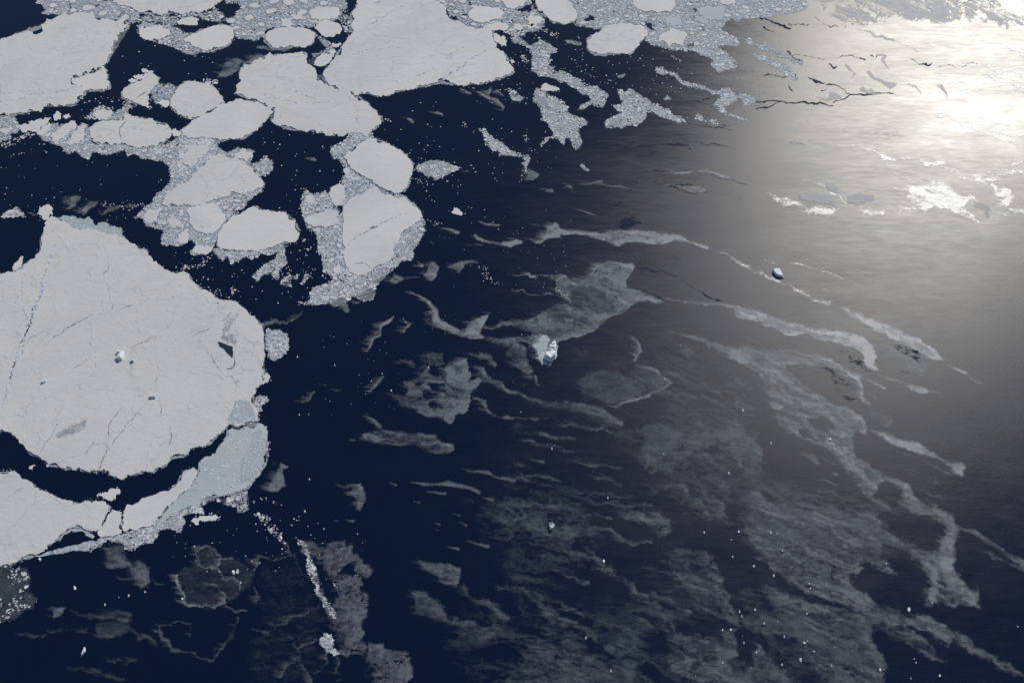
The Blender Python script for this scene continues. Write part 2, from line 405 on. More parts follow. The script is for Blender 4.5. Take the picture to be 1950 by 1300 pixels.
def brash(label, shape, s=3.4, fill=.85, big=0.0, rbig=(3.5, 8), holes=(), zone=0, seed=0, slush='slush', sdens=.8, warp=5, hgt=.9, clump=.35, smin=.55):
    """slush sheet + loose fragments; larger pieces are collected as things"""
    rng = random.Random(seed*7+11); p = TM(shape); s = s*.72
    xs = [q[0] for q in p]; ys = [q[1] for q in p]
    if slush: sheet('slush', 'grey slush filling the gaps in the '+label, [shape], slush, 'slush', None, 'stuff', 2.0, 3, warp, sdens, 0, .75, seed, holes=holes)
    area = 0; bigs = []
    hol = [TM(h) for h in holes]
    if big:
        n = int(big*(max(xs)-min(xs))*(max(ys)-min(ys))/100); cand = [(rng.uniform(min(xs), max(xs)), rng.uniform(max(min(ys), -40), max(ys)), rbig[0]+(rbig[1]-rbig[0])*rng.random()**2) for _ in range(n)]
        cand.sort(key=lambda c: -c[2])
        cx = np.array([c[0] for c in cand]); cy = np.array([c[1] for c in cand])
        sd = sdpoly(cx, cy, p); bad = inside_any(cx, cy, FLOES, -3) | (inside_any(cx, cy, hol, -2) if hol else False)
        for (x, y, r_), d, b_ in zip(cand, sd, bad):
            if d < r_*.5 or b_: continue
            if all((x-a)**2+((y-b)*1.3)**2 > ((r_+c)*1.02)**2 for a, b, c in bigs): bigs.append((x, y, r_))
        BIG.extend((x, y, r_, zone) for x, y, r_ in bigs)
    X = []; Y = []; j = 0; y = max(min(ys), -45)
    while y < max(ys):
        x = max(min(xs), -60)+(s/2 if j % 2 else 0)
        while x < min(max(xs), 2000):
            X.append(x+rng.uniform(-.45, .45)*s); Y.append(y+rng.uniform(-.45, .45)*s*.7); x += s
        y += s*.72; j += 1
    X = np.array(X); Y = np.array(Y)
    WX = X+(fbm(X/12, Y/12, 4, seed+5)-.5)*2*warp*1.6; WY = Y+(fbm(X/12, Y/12, 4, seed+91)-.5)*2*warp*1.3
    k = (sdpoly(WX, WY, p) > 0) & ~inside_any(X, Y, FLOES, -1)
    if hol: k &= ~inside_any(WX, WY, hol)
    dn = fbm(X/9, Y/7, 3, seed+3)*.6+fbm(X/28, Y/20, 3, seed+8)*.4+.02; k &= (dn > clump)
    for a, b, c in bigs: k &= ((X-a)**2+((Y-b)*1.35)**2 > (c*1.0)**2)
    k &= np.array([rng.random() < fill for _ in range(len(X))])
    v = []; f = []
    x0, y0 = P(sum(xs)/len(xs), max(sum(ys)/len(ys), 0)); x0 = float(x0); y0 = float(y0)
    for x, y in zip(X[k], Y[k]):
        mp = mpp(0, y); r_ = s*.5*mp*(smin*.8+(1.45-smin*.8)*rng.random()**1.7)*(rng.uniform(1.6, 2.6) if rng.random() < .07 else 1); X3, Y3 = P(x, y); h = hgt*rng.uniform(.6, 1.6); base = len(v)
        ol = frag_outline(rng, r_, None, rng.uniform(.9, 1.4), rng.random()*3.1); n = len(ol); tx, ty = rng.gauss(0, .07), rng.gauss(0, .07)
        for a, b in ol: v.append((X3-x0+a, Y3-y0+b, h+a*tx+b*ty))
        for a, b in ol: v.append((X3-x0+a*1.05, Y3-y0+b*1.05, -.4))
        f.append(tuple(range(base, base+n)))
        for i in range(n): f.append((base+i, base+n+i, base+n+(i+1) % n, base+(i+1) % n))
    if f:
        o = link('brash_ice', mesh('brash_ice', v, f), 'brash'); o.location = (x0, y0, .3)
        tag(o, label, 'brash ice', None, 'stuff'); return o
# ------------------------------------------------------------------ the sea
xs = np.concatenate([-np.geomspace(60000, 3200, 14), np.arange(-3100, 5600, 60), np.geomspace(5700, 60000, 14)])
ys = np.concatenate([-np.geomspace(20000, 400, 10), np.arange(-300, 9000, 60), np.geomspace(9100, 120000, 18)])
XX, YY = np.meshgrid(xs, ys)
dz = ALT; f_ = YY*CP+dz*SP; u_ = YY*SP-dz*CP
fs = np.where(f_ > 200, f_, 200)
PX = 975+XX/fs*FPX; PY = 650-u_/fs*FPX
# sheltered, hardly ruffled water in the lee of the pack; open, wind-ruffled water away from it
lwp = (fbm(PX/160, PY/90, 4, 61)-.5)*260
lee = sst(-(PX-1470+lwp), -260, 330)*sst(PY+lwp*.3, 380, 90)
edge = sst(PX, 700, 1350)
core = sst(np.hypot((PX-1885)/150, (PY-235)/95), 1.3, .1)
R_ = .374-.075*lee+.022*sst(PY, 230, 20)-.022*sst(PY, 820, 1080)*sst(PX, 1250, 1650)-.05*core*sst(fbm(XX/260, YY/70, 4, 8), .35, .6)+(fbm(XX/700, YY/300, 4, 3)-.5)*.02
V = np.stack([XX.ravel(), YY.ravel(), np.zeros(XX.size)], 1)
ny, nx = XX.shape; idx = np.arange(XX.size).reshape(ny, nx)
F = np.stack([idx[:-1, :-1].ravel(), idx[:-1, 1:].ravel(), idx[1:, 1:].ravel(), idx[1:, :-1].ravel()], 1)
me = bpy.data.meshes.new('sea'); me.vertices.add(len(V)); me.vertices.foreach_set('co', V.astype(np.float32).ravel())
me.loops.add(F.size); me.loops.foreach_set('vertex_index', F.astype(np.int32).ravel())
me.polygons.add(len(F)); me.polygons.foreach_set('loop_start', np.arange(0, F.size, 4, dtype=np.int32)); me.update(calc_edges=True)
a = me.attributes.new('rough', 'FLOAT', 'POINT'); a.data.foreach_set('value', R_.ravel().astype(np.float32))
sea = link('sea', me, 'sea'); tag(sea, kind='structure')
# ------------------------------------------------------------------ large floes
floe('huge white floe with a blue-grey lip of thin ice along its top',
 'A0 -1000,650 -800,440 -400,390 0,300 90,265 180,235 300,185 380,150 440,115 560,95 680,115 760,140 880,150 950,175 930,200 900,225 870,240 850,270 855,295 825,305 820,380 790,405 775,450 750,480 700,510 640,535 560,550 515,575 510,590 550,620 590,630 630,660 600,700 560,740 540,760 500,765 420,765 330,775 240,800 190,825 110,830 60,845 -300,900 -800,850',
 3, ridges=[('A0', 3, .25, '0,750 120,720 250,690 400,672 500,655 590,640'), ('A0', 2, .5, '0,690 150,670 300,668'), ('A0', 1.6, .6, '600,180 640,260 700,330')],
 cracks=[('A0', 1.6, .45, '380,680 440,672 500,664')])
floe('rounded white slab cracked off the lower corner of the huge floe with the grey lip',
 'A0 755,485 770,520 765,540 780,560 775,575 795,605 790,635 755,660 700,655 640,658 600,625 545,615 518,590 525,572 580,555 650,538 705,515', 2.5, 'snow_smooth')
floe('long white floe cut by the top of the frame above a belt of rubble',
 'A0 700,-300 760,0 850,20 970,60 1010,95 1160,108 1330,108 1400,90 1480,80 1560,40 1610,0 1700,-300', 2.8,
 ridges=[('A0', 2, .4, '800,10 1000,30 1200,25'), ('A0', 2, .5, '1080,30 1130,38')])
floe('smooth small oval floe with grey brash on its right end below the rubble belt',
 'A0 1005,205 1100,198 1180,205 1240,240 1210,270 1140,290 1080,290 1020,255', 2, 'snow_smooth')
floe('smooth white oval floe tilting up to the right with brash under its lower rim',
 'A0 1330,285 1400,250 1480,220 1560,190 1640,185 1690,205 1700,270 1680,310 1620,345 1510,370 1430,350 1350,310', 2.4, 'snow_smooth', amp=.04)
floe('small white lens-shaped floe just above the tilted oval floe',
 'A0 1285,160 1330,135 1400,122 1450,145 1440,175 1370,185 1300,180', 2, 'snow_smooth', amp=.05)
big = floe('largest white floe of the upper pack, wide-bottomed and scored by faint ridges',
 'A1 770,0 760,60 725,110 720,180 735,240 690,300 650,350 600,430 550,500 520,525 530,570 560,620 640,650 700,680 790,675 860,680 920,700 1010,688 1100,655 1200,630 1340,603 1470,610 1600,608 1690,605 1770,575 1860,550 1900,525 1895,490 1870,465 1840,410 1800,365 1760,350 1780,320 1755,290 1745,240 1660,215 1560,190 1480,165 1430,130 1410,70 1370,30 1330,0 1280,-300 800,-300', 3,
 ridges=[('A1', 5, .25, '1360,600 1440,550 1500,500 1560,450 1640,410 1700,380 1760,350'), ('A1', 3, .3, '620,420 760,400 860,370 1000,350 1100,355'),
  ('A1', 3, .35, '800,215 900,160 1000,90 1100,40'), ('A1', 2, .5, '820,175 1000,165 1200,155'), ('A1', 2.5, .4, '1400,420 1480,380 1550,345'),
  ('A1', 2, .5, '1180,570 1300,530 1380,510'), ('A1', 2, .4, '640,345 760,280 860,210'), ('A1', 8, .2, '1390,570 1430,540 1460,520')],
 cracks=[('A1', 1.6, .6, '1190,560 1240,545 1290,530'), ('A1', 1.5, .5, '890,22 950,25')])
floe('broad white floe with swirled ridges lying between the dark gap and the brash neck',
 'A1 -50,470 -85,500 -80,590 -120,685 -30,715 40,730 100,755 170,785 165,830 145,875 170,905 260,930 350,950 430,945 500,960 600,975 720,965 870,945 920,915 942,890 930,850 880,800 850,770 820,740 740,690 680,670 600,650 560,630 530,620 490,590 470,560 465,520 440,490 395,470 390,430 400,400 360,380 300,395 200,400 100,415 20,440', 2.8,
 ridges=[('A1', 3, .25, '100,680 250,740 400,750 560,745 700,740'), ('A1', 4, .3, '260,640 340,680 440,720 480,750'), ('A1', 2.5, .4, '0,600 60,680 170,730 220,755'), ('A1', 2, .4, '520,640 640,690 750,700'), ('A1', 5, .3, '740,865 790,880')])
floe('smooth oval floe with pointed right end above the dark channel',
 'A1 100,260 150,225 240,205 340,200 420,220 455,245 445,300 420,330 340,340 230,350 150,350 125,320 100,290', 2.4, 'snow_smooth', amp=.05)
floe('small flat-topped oval floe beside the narrow channel left of the largest floe',
 'A1 410,90 460,65 560,55 630,60 640,100 600,135 520,145 430,135', 2.2, 'snow_smooth', amp=.04)
floe('round smooth floe directly below the flat-topped oval in the narrow channel',
 'A1 455,210 490,165 560,150 640,180 655,215 640,250 570,270 500,250', 2.2, 'snow_smooth', amp=.05)
floe('small wedge floe with a grey margin wedged in the channel mouth',
 'A1 455,450 490,410 560,400 600,400 580,440 540,470 480,485 450,475', 2, 'snow_smooth', amp=.06)
floe('little triangular floe touching the top of the pointed oval floe', 'A1 205,135 250,135 320,185 270,200 215,195', 2, 'snow_smooth', amp=.05)
floe('tiny oval floe in brash left of the flat-topped oval', 'A1 290,120 350,110 380,125 350,145 300,140', 2, 'snow_smooth', amp=.05)
floe('tiny blunt floe pressed against the left side of the largest floe', 'A1 580,320 640,310 630,345 590,345', 2, 'snow_smooth')
floe('tiny roundish floe just above the wedge floe in the channel', 'A1 560,370 600,360 605,385 570,400', 2, 'snow_smooth')
floe('smooth bright oval floe in the dark brash right of the largest floe', 'A1 1570,100 1600,70 1700,52 1800,60 1835,95 1810,135 1720,165 1620,160 1580,130', 2.4, 'snow_smooth', amp=.04)
floe('low oval floe touching the upper right shoulder of the largest floe', 'A1 1700,200 1760,170 1830,172 1870,200 1840,225 1740,225', 2.2, 'snow_smooth', amp=.05)
floe('slender floe broken from the right shoulder of the largest floe', 'A1 1760,240 1800,255 1855,300 1845,340 1800,320 1765,300', 2, 'snow_smooth')
floe('tiny cracked piece on the right tip of the largest floe', 'A1 1870,440 1900,435 1915,460 1890,468', 1.6, 'snow_smooth')
floe('white floe with a rounded foot hanging from the top of the frame', 'A2 240,0 235,40 250,80 310,120 360,160 430,180 500,160 530,120 520,70 480,20 460,0 450,-250 250,-250', 2.5, amp=.06)
floe('white floe fragment at the top edge left of the round-footed floe', 'A2 -20,-250 -20,10 20,60 60,68 130,50 160,10 170,-250', 2.4, 'snow_smooth', amp=.06)
floe('bright wide floe with straight lower edge over dark water near the glare', 'A2 605,300 640,260 710,230 730,195 800,178 900,172 990,185 1040,225 1025,270 985,310 950,360 920,390 820,395 700,395 630,380 605,350', 2.6, 'snow', amp=.05)
floe('smooth round floe cut by the top edge above the straight-edged floe', 'A2 935,-250 930,0 960,60 1030,90 1120,100 1200,90 1245,50 1250,0 1240,-250', 2.4, 'snow_smooth', amp=.04)
floe('mottled white floe embedded in dense brash right of the straight-edged floe', 'A2 1130,270 1180,235 1260,220 1330,240 1310,290 1300,345 1200,345 1130,310', 2, 'snow', amp=.08)
floe('grey rounded floe in dense brash near the corner of the glare', 'A2 1400,60 1480,40 1590,50 1600,110 1580,150 1500,150 1420,110', 1.8, 'snow_grey', amp=.06)
floe('white floe cut by the top edge above the grey rounded floe', 'A2 1560,-250 1570,0 1620,40 1690,30 1700,-250', 2, 'snow', amp=.06)
floe('small angular floe in the brash below the bright oval', 'A2 160,140 200,105 270,130 300,155 250,170 180,160', 1.8, 'snow_smooth')
floe('small oval floe under the angular one in the brash', 'A2 165,190 210,175 260,190 250,210 180,212', 1.8, 'snow_smooth')
floe('small upright floe left of the little oval in the brash', 'A2 75,180 110,170 135,200 120,225 85,215', 1.8, 'snow_smooth')
floe('thin pale floe above the mottled white floe', 'A2 1170,145 1230,122 1290,140 1290,165 1200,170', 1.6, 'snow_grey')
floe('thin pale floe lying below the grey rounded floe', 'A2 1380,140 1450,140 1500,160 1440,170 1390,160', 1.6, 'snow_grey')
floe('clean white triangular floe alone in dark water above a brash tongue', 'A2 265,655 280,620 305,608 350,628 400,645 405,660 340,664', 3, 'snow_smooth', amp=.02)
floe('tiny angular white floe alone in dark water right of the brash-ringed floe', 'B1 1452,325 1472,290 1500,300 1533,330 1525,348 1490,340', 3, 'snow_smooth', amp=.03)
floe('small jagged floe with bitten left side among brash in the left pack', 'A0 885,680 910,640 960,610 1040,570 1050,545 1120,545 1155,575 1140,620 1100,660 1070,690 1075,770 1100,785 1020,760 950,735 900,710', 2.2, cracks=[('A0', 2, .2, '990,720 1030,690 1075,665')], seed=4242, amp=.06)
floe('tiny sliver floe capping the jagged floe with bitten side', 'A0 1030,510 1060,502 1120,522 1080,538 1040,530', 1.6, 'snow_smooth')
floe('tiny paired piece on the left top of the jagged floe', 'A0 935,590 960,572 1000,580 985,600 950,600', 1.6, 'snow_smooth')
floe('tiny round piece on the top of the jagged floe', 'A0 970,555 1030,543 1045,563 1020,582 980,573', 1.6, 'snow_smooth')
floe('domed white floe pointing right above the fat smooth floe', 'A0 1240,765 1245,720 1290,650 1340,610 1380,598 1450,610 1530,625 1590,670 1620,720 1640,750 1580,785 1510,810 1450,850 1380,870 1330,850 1280,810', 2.4,
 ridges=[('A0', 2, .3, '1270,730 1400,790 1520,800'), ('A0', 1.6, .4, '1330,640 1370,640 1400,610')])
floe('small white piece in grey slush left of the domed floe', 'A0 1140,750 1180,725 1230,740 1225,770 1170,765', 1.8, 'snow_smooth')
floe('fat smooth floe with pointed right end overlapping the domed floe', 'A0 1320,955 1390,900 1460,850 1560,800 1650,760 1780,735 1875,740 1935,780 1990,815 1945,860 1895,920 1835,965 1770,1000 1680,1010 1600,1025 1560,1010 1480,1000 1400,1005 1330,990', 2.6, 'snow_smooth', amp=.05)
floe('wide white floe split by a short dark crack in the left pack', 'A0 655,960 680,910 760,885 830,880 900,880 960,850 1040,870 1130,890 1220,910 1240,950 1230,1010 1190,1040 1130,1070 1030,1075 950,1065 880,1045 820,1060 740,1055 680,1030 655,1000', 2.4,
 cracks=[('A0', 2.6, .05, '925,880 890,920 868,950 880,990 885,1015')], ridges=[('A0', 2, .3, '900,980 1000,920 1060,880'), ('A0', 2, .4, '980,940 1060,1000 1100,1050')])
floe('small white floe with a brash cap above the wide cracked floe', 'A0 680,850 700,810 750,792 810,800 822,828 790,860 710,865', 1.8)
floe('tiny round floe between the wide cracked floe and the fat floe', 'A0 1245,960 1280,935 1315,960 1300,1000 1260,990', 1.6, 'snow_smooth')
floe('narrow tilted floe over the dark left bay', 'A0 145,930 170,905 260,880 340,860 375,860 350,890 290,930 220,955 160,965', 1.8, 'snow_smooth')
floe('small tilted floe just right of the narrow tilted one', 'A0 275,960 310,915 360,895 385,910 370,940 320,980 280,985', 1.7, 'snow_smooth')
floe('tiny squarish floe above the small tilted floe', 'A0 390,850 420,812 445,830 440,870 400,880', 1.5, 'snow_smooth')
floe('tiny pointed floe right of the squarish one', 'A0 460,845 500,830 515,850 475,870', 1.5, 'snow_smooth')
floe('pale elongated floe in grey slush left of the wide cracked floe', 'A0 365,1000 420,950 490,900 550,905 540,945 480,970 440,1010 380,1020', 1.8)
floe('pale bent floe against the left end of the wide cracked floe', 'A0 475,1040 520,980 570,920 630,915 610,970 600,1020 560,1050 510,1065', 1.8)
floe('pale upright floe at the head of the brash belt', 'A0 1335,1130 1380,1070 1460,1055 1520,1080 1510,1110 1460,1150 1430,1200 1380,1220 1340,1200', 2)
floe('small scalloped floe jutting right from the brash belt', 'A0 1700,1120 1760,1085 1840,1110 1830,1150 1790,1180 1740,1155', 1.8)
floe('large leaf-shaped white floe in the middle of the brash belt', 'B0 1175,260 1210,200 1290,140 1370,100 1450,10 1500,-44 1560,-84 1620,-94 1700,-70 1790,-24 1870,50 1912,120 1900,150 1800,175 1660,210 1540,240 1400,280 1300,280 1200,275', 2.6, amp=.06)
floe('smooth shield-shaped floe with one dark pool near its lower edge', 'B0 1355,310 1400,285 1480,265 1550,250 1600,300 1640,340 1640,390 1600,430 1560,470 1500,480 1430,460 1380,400', 2.4, 'snow_smooth', amp=.05, cracks=[('B0', 3, .0, '1460,427 1475,425 1490,428')])
floe('smooth white floe like a rounded stone below the narrow diagonal lead', 'B0 1835,285 1915,310 2015,325 2085,325 2150,385 2180,480 2165,520 2115,545 2035,555 1935,590 1840,600 1740,600 1640,590 1580,570 1590,520 1595,470 1620,420 1680,370 1750,340 1790,310', 2.5, 'snow_smooth', amp=.05)
floe('small round floe on the left rim of the brash belt', 'B0 1045,340 1090,300 1135,300 1150,350 1140,390 1100,405 1050,380', 1.8)
floe('small egg-shaped floe near the lower tip of the brash belt', 'B0 1285,480 1330,462 1370,490 1365,530 1330,550 1300,520', 1.8, 'snow_smooth')
floe('small mottled floe left of the shield-shaped floe', 'B0 1220,370 1280,370 1330,410 1325,440 1270,440 1230,410', 1.8)
floe('small flat floe at the foot of the brash belt', 'B0 1400,600 1480,570 1550,570 1540,600 1470,625 1410,620', 1.8)
floe('smooth barrel-shaped floe in the middle under the brash neck', 'A1 665,1150 690,1110 760,1060 830,1020 890,1010 960,1035 1050,1085 1120,1130 1170,1190 1165,1250 1145,1300 1130,1350 1090,1400 1040,1410 980,1385 880,1330 800,1280 720,1230', 2.6, 'snow_smooth', amp=.05)
floe('tiny rounded floe at the lower left of the barrel-shaped floe', 'A1 665,1235 710,1235 720,1255 680,1268', 1.5, 'snow_smooth')
floe('large bright triangular floe ringed by brash with a crack across it',
 'B1 665,300 700,245 760,200 840,160 905,135 940,185 1000,195 1080,220 1160,265 1220,310 1245,355 1220,385 1150,430 1080,490 1030,550 1030,620 1010,665 960,700 880,735 830,780 790,788 740,770 690,720 670,640 660,550 665,450 668,370', 2.8, 'snow_smooth', amp=.05,
 cracks=[('B1', 5, .0, '860,440 885,436 915,430'), ('B1', 1.5, .3, '780,500 830,465 880,440 950,400 1030,370'), ('B1', 1.6, .05, '735,705 800,690 830,705 875,738')],
 ridges=[('B1', 4, .15, '670,600 700,560 760,510 840,460'), ('B1', 3, .3, '920,410 1030,370 1140,325')])
floe('small tooth-shaped floe at the upper left of the brash ring', 'B1 555,190 600,130 635,110 665,140 670,230 660,270 610,280 580,240', 2, 'snow_smooth', amp=.05)
floe('rounded floe on the left side of the brash ring', 'B1 385,370 450,340 560,300 610,310 625,370 590,420 530,440 450,430 400,400', 2)
floe('tiny square floe at the left corner of the brash ring', 'B1 385,200 440,200 440,255 390,245', 1.6)
floe('tiny oval floe in the lower left of the brash ring', 'B1 595,720 625,700 640,735 620,770 598,760', 1.6, 'snow_smooth')
# the biggest one, bottom left
hf = floe('gigantic snowy floe filling the lower left, seamed by ridges, iceberg frozen in',
 'B0 -1100,1400 -900,1020 -500,880 0,775 100,760 190,700 260,660 300,600 305,540 300,520 320,470 330,400 400,360 440,385 500,410 560,440 640,440 720,460 780,485 840,485 890,505 940,545 1000,575 1060,600 1085,640 1110,680 1160,710 1200,745 1260,768 1340,760 1390,820 1430,860 1460,890 1540,915 1600,960 1700,975 1750,1010 1800,1050 1860,1100 1905,1150 1915,1254 1930,1354 1915,1424 1920,1484 1900,1564 1860,1604 1840,1664 1860,1744 1870,1804 1880,1845 1780,1862 1745,1876 1700,1872 1665,1858 1640,1894 1610,1924 1560,1964 1500,2019 1450,2024 1390,2044 1345,2094 1320,2086 1240,2109 1200,2164 1150,2184 1110,2214 1070,2209 1000,2224 920,2239 850,2249 800,2229 785,2204 730,2204 650,2214 580,2179 520,2179 470,2189 430,2169 350,2154 300,2109 240,2079 180,2024 140,1974 110,1949 80,1924 30,1914 -250,1960 -700,1880 -1000,1700', 3.2, amp=.07,
 cracks=[('B0', 2.2, .12, '330,1290 370,1260 450,1200 500,1160 570,1120 680,1065'), ('B0', 1.6, .3, '180,1290 250,1225 330,1190'), ('B0', 1.8, .15, '1400,1225 1500,1190 1550,1150'),
  ('B0', 1.4, .4, '980,1300 1060,1265 1110,1230 1200,1225'), ('B0', 1.4, .4, '870,1035 930,1010 970,990'), ('B0', 2.6, .3, '750,780 785,745 790,690'), ('B0', 1.6, .5, '810,1050 820,1010 825,990'),
  ('C0', 1.8, .1, '940,95 1000,65 1060,45 1120,5'), ('C0', 1.4, .3, '520,250 600,200 660,160'), ('C0', 3.6, .12, '715,980 740,940 760,880 785,830'), ('C0', 2.0, .2, '785,830 790,740 800,650 850,570 910,510'),
  ('C0', 1.8, .2, '790,830 850,740 920,650 970,610 1000,560 1050,515'), ('C0', 1.6, .3, '300,850 330,790 370,740 400,660 450,610'), ('C0', 2.4, .4, '1170,570 1190,520'), ('C0', 2.2, .35, '1230,800 1250,740 1240,660'),
  ('C0', 3, .3, '1540,130 1550,180 1590,235 1605,255'), ('C0', 1.6, .4, '1640,300 1680,290 1720,360 1760,390'), ('C0', 1.6, .4, '620,870 660,810 690,750'), ('C0', 3.5, .1, '1700,150 1705,200 1690,228 1650,232')],
 ridges=[('B0', 8, .06, '400,560 360,680 310,790 310,880 270,1000 230,1110 190,1200 165,1290 90,1500 60,1600 0,1760'), ('B0', 4, .3, '200,700 170,800 160,900 100,1000'), ('B0', 4, .25, '250,1000 230,1130 140,1290 110,1380 70,1540'),
  ('B0', 2.4, .4, '770,560 790,680 770,760 790,900 830,1000 850,1090'), ('B0', 3, .5, '1240,945 1290,915'), ('C0', 3, .4, '1280,20 1150,200 1140,400 1180,560'), ('C0', 2.6, .5, '700,60 690,250 620,390'),
  ('B0', 5, .15, '1620,1080 1700,1060 1760,1040'), ('B0', 4, .2, '1740,1060 1690,1130 1640,1200'), ('B0', 3, .2, '1500,950 1540,990 1600,1000 1570,960'), ('C0', 4, .2, '1850,60 1830,160 1720,340 1710,440')])
floe('white floe with a scooped lower edge in the bottom left corner', 'C0 -800,1300 -600,1080 -300,990 0,1000 90,985 140,1010 150,1040 200,1050 270,1110 350,1140 450,1190 580,1225 620,1205 700,1200 795,1245 775,1290 740,1362 698,1420 640,1414 600,1389 520,1394 460,1434 420,1474 340,1524 260,1594 150,1624 100,1649 0,1674 -250,1750 -650,1600', 3, amp=.06,
 cracks=[('C0', 1.6, .4, '60,1180 130,1120 180,1090')])
floe('small block of white ice between two dark cracks at the bottom of the curved lead', 'D0 815,38 850,50 888,60 882,110 862,165 882,210 820,235 740,240 712,207 756,142 790,75', 2.6, amp=.05)
floe('long curved white strip floe along the lower side of the curved lead', 'C0 905,1275 1000,1220 1100,1170 1230,1130 1300,1060 1330,1000 1410,960 1440,1000 1400,1060 1340,1130 1260,1210 1180,1290 1100,1370 1000,1415 910,1425 890,1390 902,1320', 2.8, 'snow_smooth', amp=.06)
floe('small island floe with serrated edge in the curved dark lead', 'C0 705,1165 750,1145 790,1130 820,1108 870,1115 875,1145 840,1185 780,1190 750,1175', 2, 'snow_smooth', amp=.12)
floe('tiny sliver of ice at the left end of the curved lead', 'C0 213,962 245,935 257,942 232,966', 1.4, 'snow_smooth')
floe('tiny chip of ice touching the gigantic floe in the curved lead', 'C0 338,945 354,926 362,938 348,952', 1.4, 'snow_smooth')
floe('small grey-white floe at the tip of the gigantic floe', 'B0 270,330 290,290 350,265 380,290 385,340 350,385 320,380 290,345', 1.8, 'snow')
floe('small leaning floe in the bay left of the gigantic floe', 'B0 95,720 110,690 150,645 170,650 160,700 100,750', 1.6, 'snow_smooth')
floe('small white piece stuck on the right rim of the gigantic floe', 'C1 68,350 75,285 110,265 135,300 112,338', 1.8, 'snow')
floe('elongated white chunk in the brash below the turquoise slab', 'D0 1390,130 1410,100 1490,85 1570,75 1600,95 1540,120 1470,125 1420,145', 1.6, 'snow_smooth')
# grey slab
gs = floe('grey-turquoise slab of soft ice below the gigantic floe, dotted with white lumps', 'C0 1448,965 1462,912 1562,862 1612,792 1652,732 1667,684 1740,687 1800,662 1880,640 1930,660 1940,740 1950,830 1930,930 1890,1010 1830,1060 1790,1110 1700,1140 1580,1160 1470,1200 1350,1250 1290,1300 1180,1360 1145,1345 1220,1262 1300,1182 1405,1072 1450,1000', 1.6, 'snow_grey', amp=.06, cat='grey ice slab', name='grey_ice_slab')
# grey ground of the slab and other soft overlays
sheet('slush_pond', 'smooth turquoise-grey melt area on the soft slab', ['C0 1830,720 1900,680 1935,760 1940,860 1900,980 1820,1050 1760,1060 1740,930 1800,860'], 'turq', 'slush patch', None, None, 2, 6, 4, .8, z=2.1)
sheet('slush_pond', 'grey slushy corner on the right end of the gigantic floe above the crack', ['C0 1660,600 1680,540 1715,470 1790,450 1830,480 1850,560 1870,600 1800,620 1745,640 1690,640'], 'turq', 'slush patch', None, None, 2, 5, 4, .8, z=3.5)
sheet('melt_pond', 'dark grey wedge-shaped pool in the right part of the gigantic floe', ['C0 1584,40 1640,52 1696,74 1699,128 1690,172 1662,124 1632,92 1604,82'], 'calm', 'pool', None, None, 1.2, 1.5, 1.5, .75, z=3.6)
sheet('melt_pond', 'smudged grey oval stain on the lower left of the gigantic floe', ['C0 400,730 430,690 500,655 600,612 648,608 620,660 560,705 480,740 420,742'], 'nilas', 'stain', None, None, 1.5, 6, 4, .55, .3, .3, z=3.55)
sheet('rubble_band', 'grey rubble channel running down inside the right shoulder of the gigantic floe', ['B0 1620,1080 1680,1070 1760,1040 1720,1120 1690,1160 1710,1230 1720,1290 1660,1270 1610,1240 1620,1160'], 'slush', 'ice rubble', None, 'stuff', 1.6, 5, 4, .5, 0, .7, z=3.5)
sheet('thin_ice_lip', 'thin blue-grey ice lip along the upper edge of the huge left floe', ['A0 0,300 90,262 180,225 260,195 330,165 330,185 300,210 180,255 90,285 0,312'], 'nilas', 'thin ice', None, None, 1.6, 2, 2, 1)
sheet('thin_ice_lip', 'dark grey thin ice at the right corner of the huge left floe', ['A0 930,200 935,215 900,270 860,340 820,390 815,300 855,290 850,260 870,235'], 'grease', 'thin ice', None, None, 1.6, 2, 2, 1)
sheet('thin_ice_lip', 'grey-turquoise shelf under the scooped edge of the corner floe', ['D0 250,382 330,350 440,315 560,285 720,255 760,240 700,300 640,330 520,345 400,362 280,385', 'D0 420,260,20 460,220,20 520,190,20 600,190,25 680,230,25'], 'turq', 'ice shelf', None, None, 1.6, 3, 4, .85, 0, .6)
sheet('thin_ice_lip', 'turquoise slush spilling off the top of the gigantic floe', ['B0 410,355 520,350 600,365 670,375 700,410 780,405 850,425 895,460 890,500 780,490 700,465 560,450 480,410'], 'turq', 'slush', None, None, 1.5, 3, 5, .95, 0, .5)
# brash belts, each with slush and loose fragments
brash('rubble belt above the huge left floe', 'A0 270,0 260,20 320,40 335,70 300,80 315,100 400,100 450,115 560,95 680,115 760,140 880,155 960,165 1010,140 1010,95 970,60 850,20 760,0 700,-300 200,-300', 3.4, .8, .9, (4, 13), zone=1, seed=1, sdens=1.1, clump=.3, holes=['A0 480,40 530,35 510,55', 'A0 670,40 720,38 750,45 700,62'])
brash('brash around the tilted oval floe', 'A0 1000,190 1060,165 1250,190 1310,205 1350,240 1420,240 1560,190 1690,200 1700,260 1690,310 1640,345 1530,380 1440,385 1420,415 1340,385 1240,345 1200,325 1120,305 1060,290 1010,250', 3.2, .75, .3, (3, 6), zone=1, seed=2)
brash('broken belt under the long top floe', 'A0 990,130 1100,115 1330,112 1480,90 1570,60 1620,90 1640,130 1600,160 1480,140 1440,120 1300,125 1270,190 1100,165 1000,165', 3.4, .7, .8, (3, 8), zone=1, seed=3, sdens=.6)
brash('grey pack between the long top floe and the narrow channel', 'A0 1620,140 1700,130 1760,60 1740,20 1640,30 1700,-250 2520,-250 2530,60 2480,90 2440,150 2300,170 2290,200 2200,190 2060,200 1950,210 1930,260 1840,300 1720,275 1690,200', 3.4, .8, .9, (4, 14), zone=2, seed=4, sdens=1.1, clump=.32)
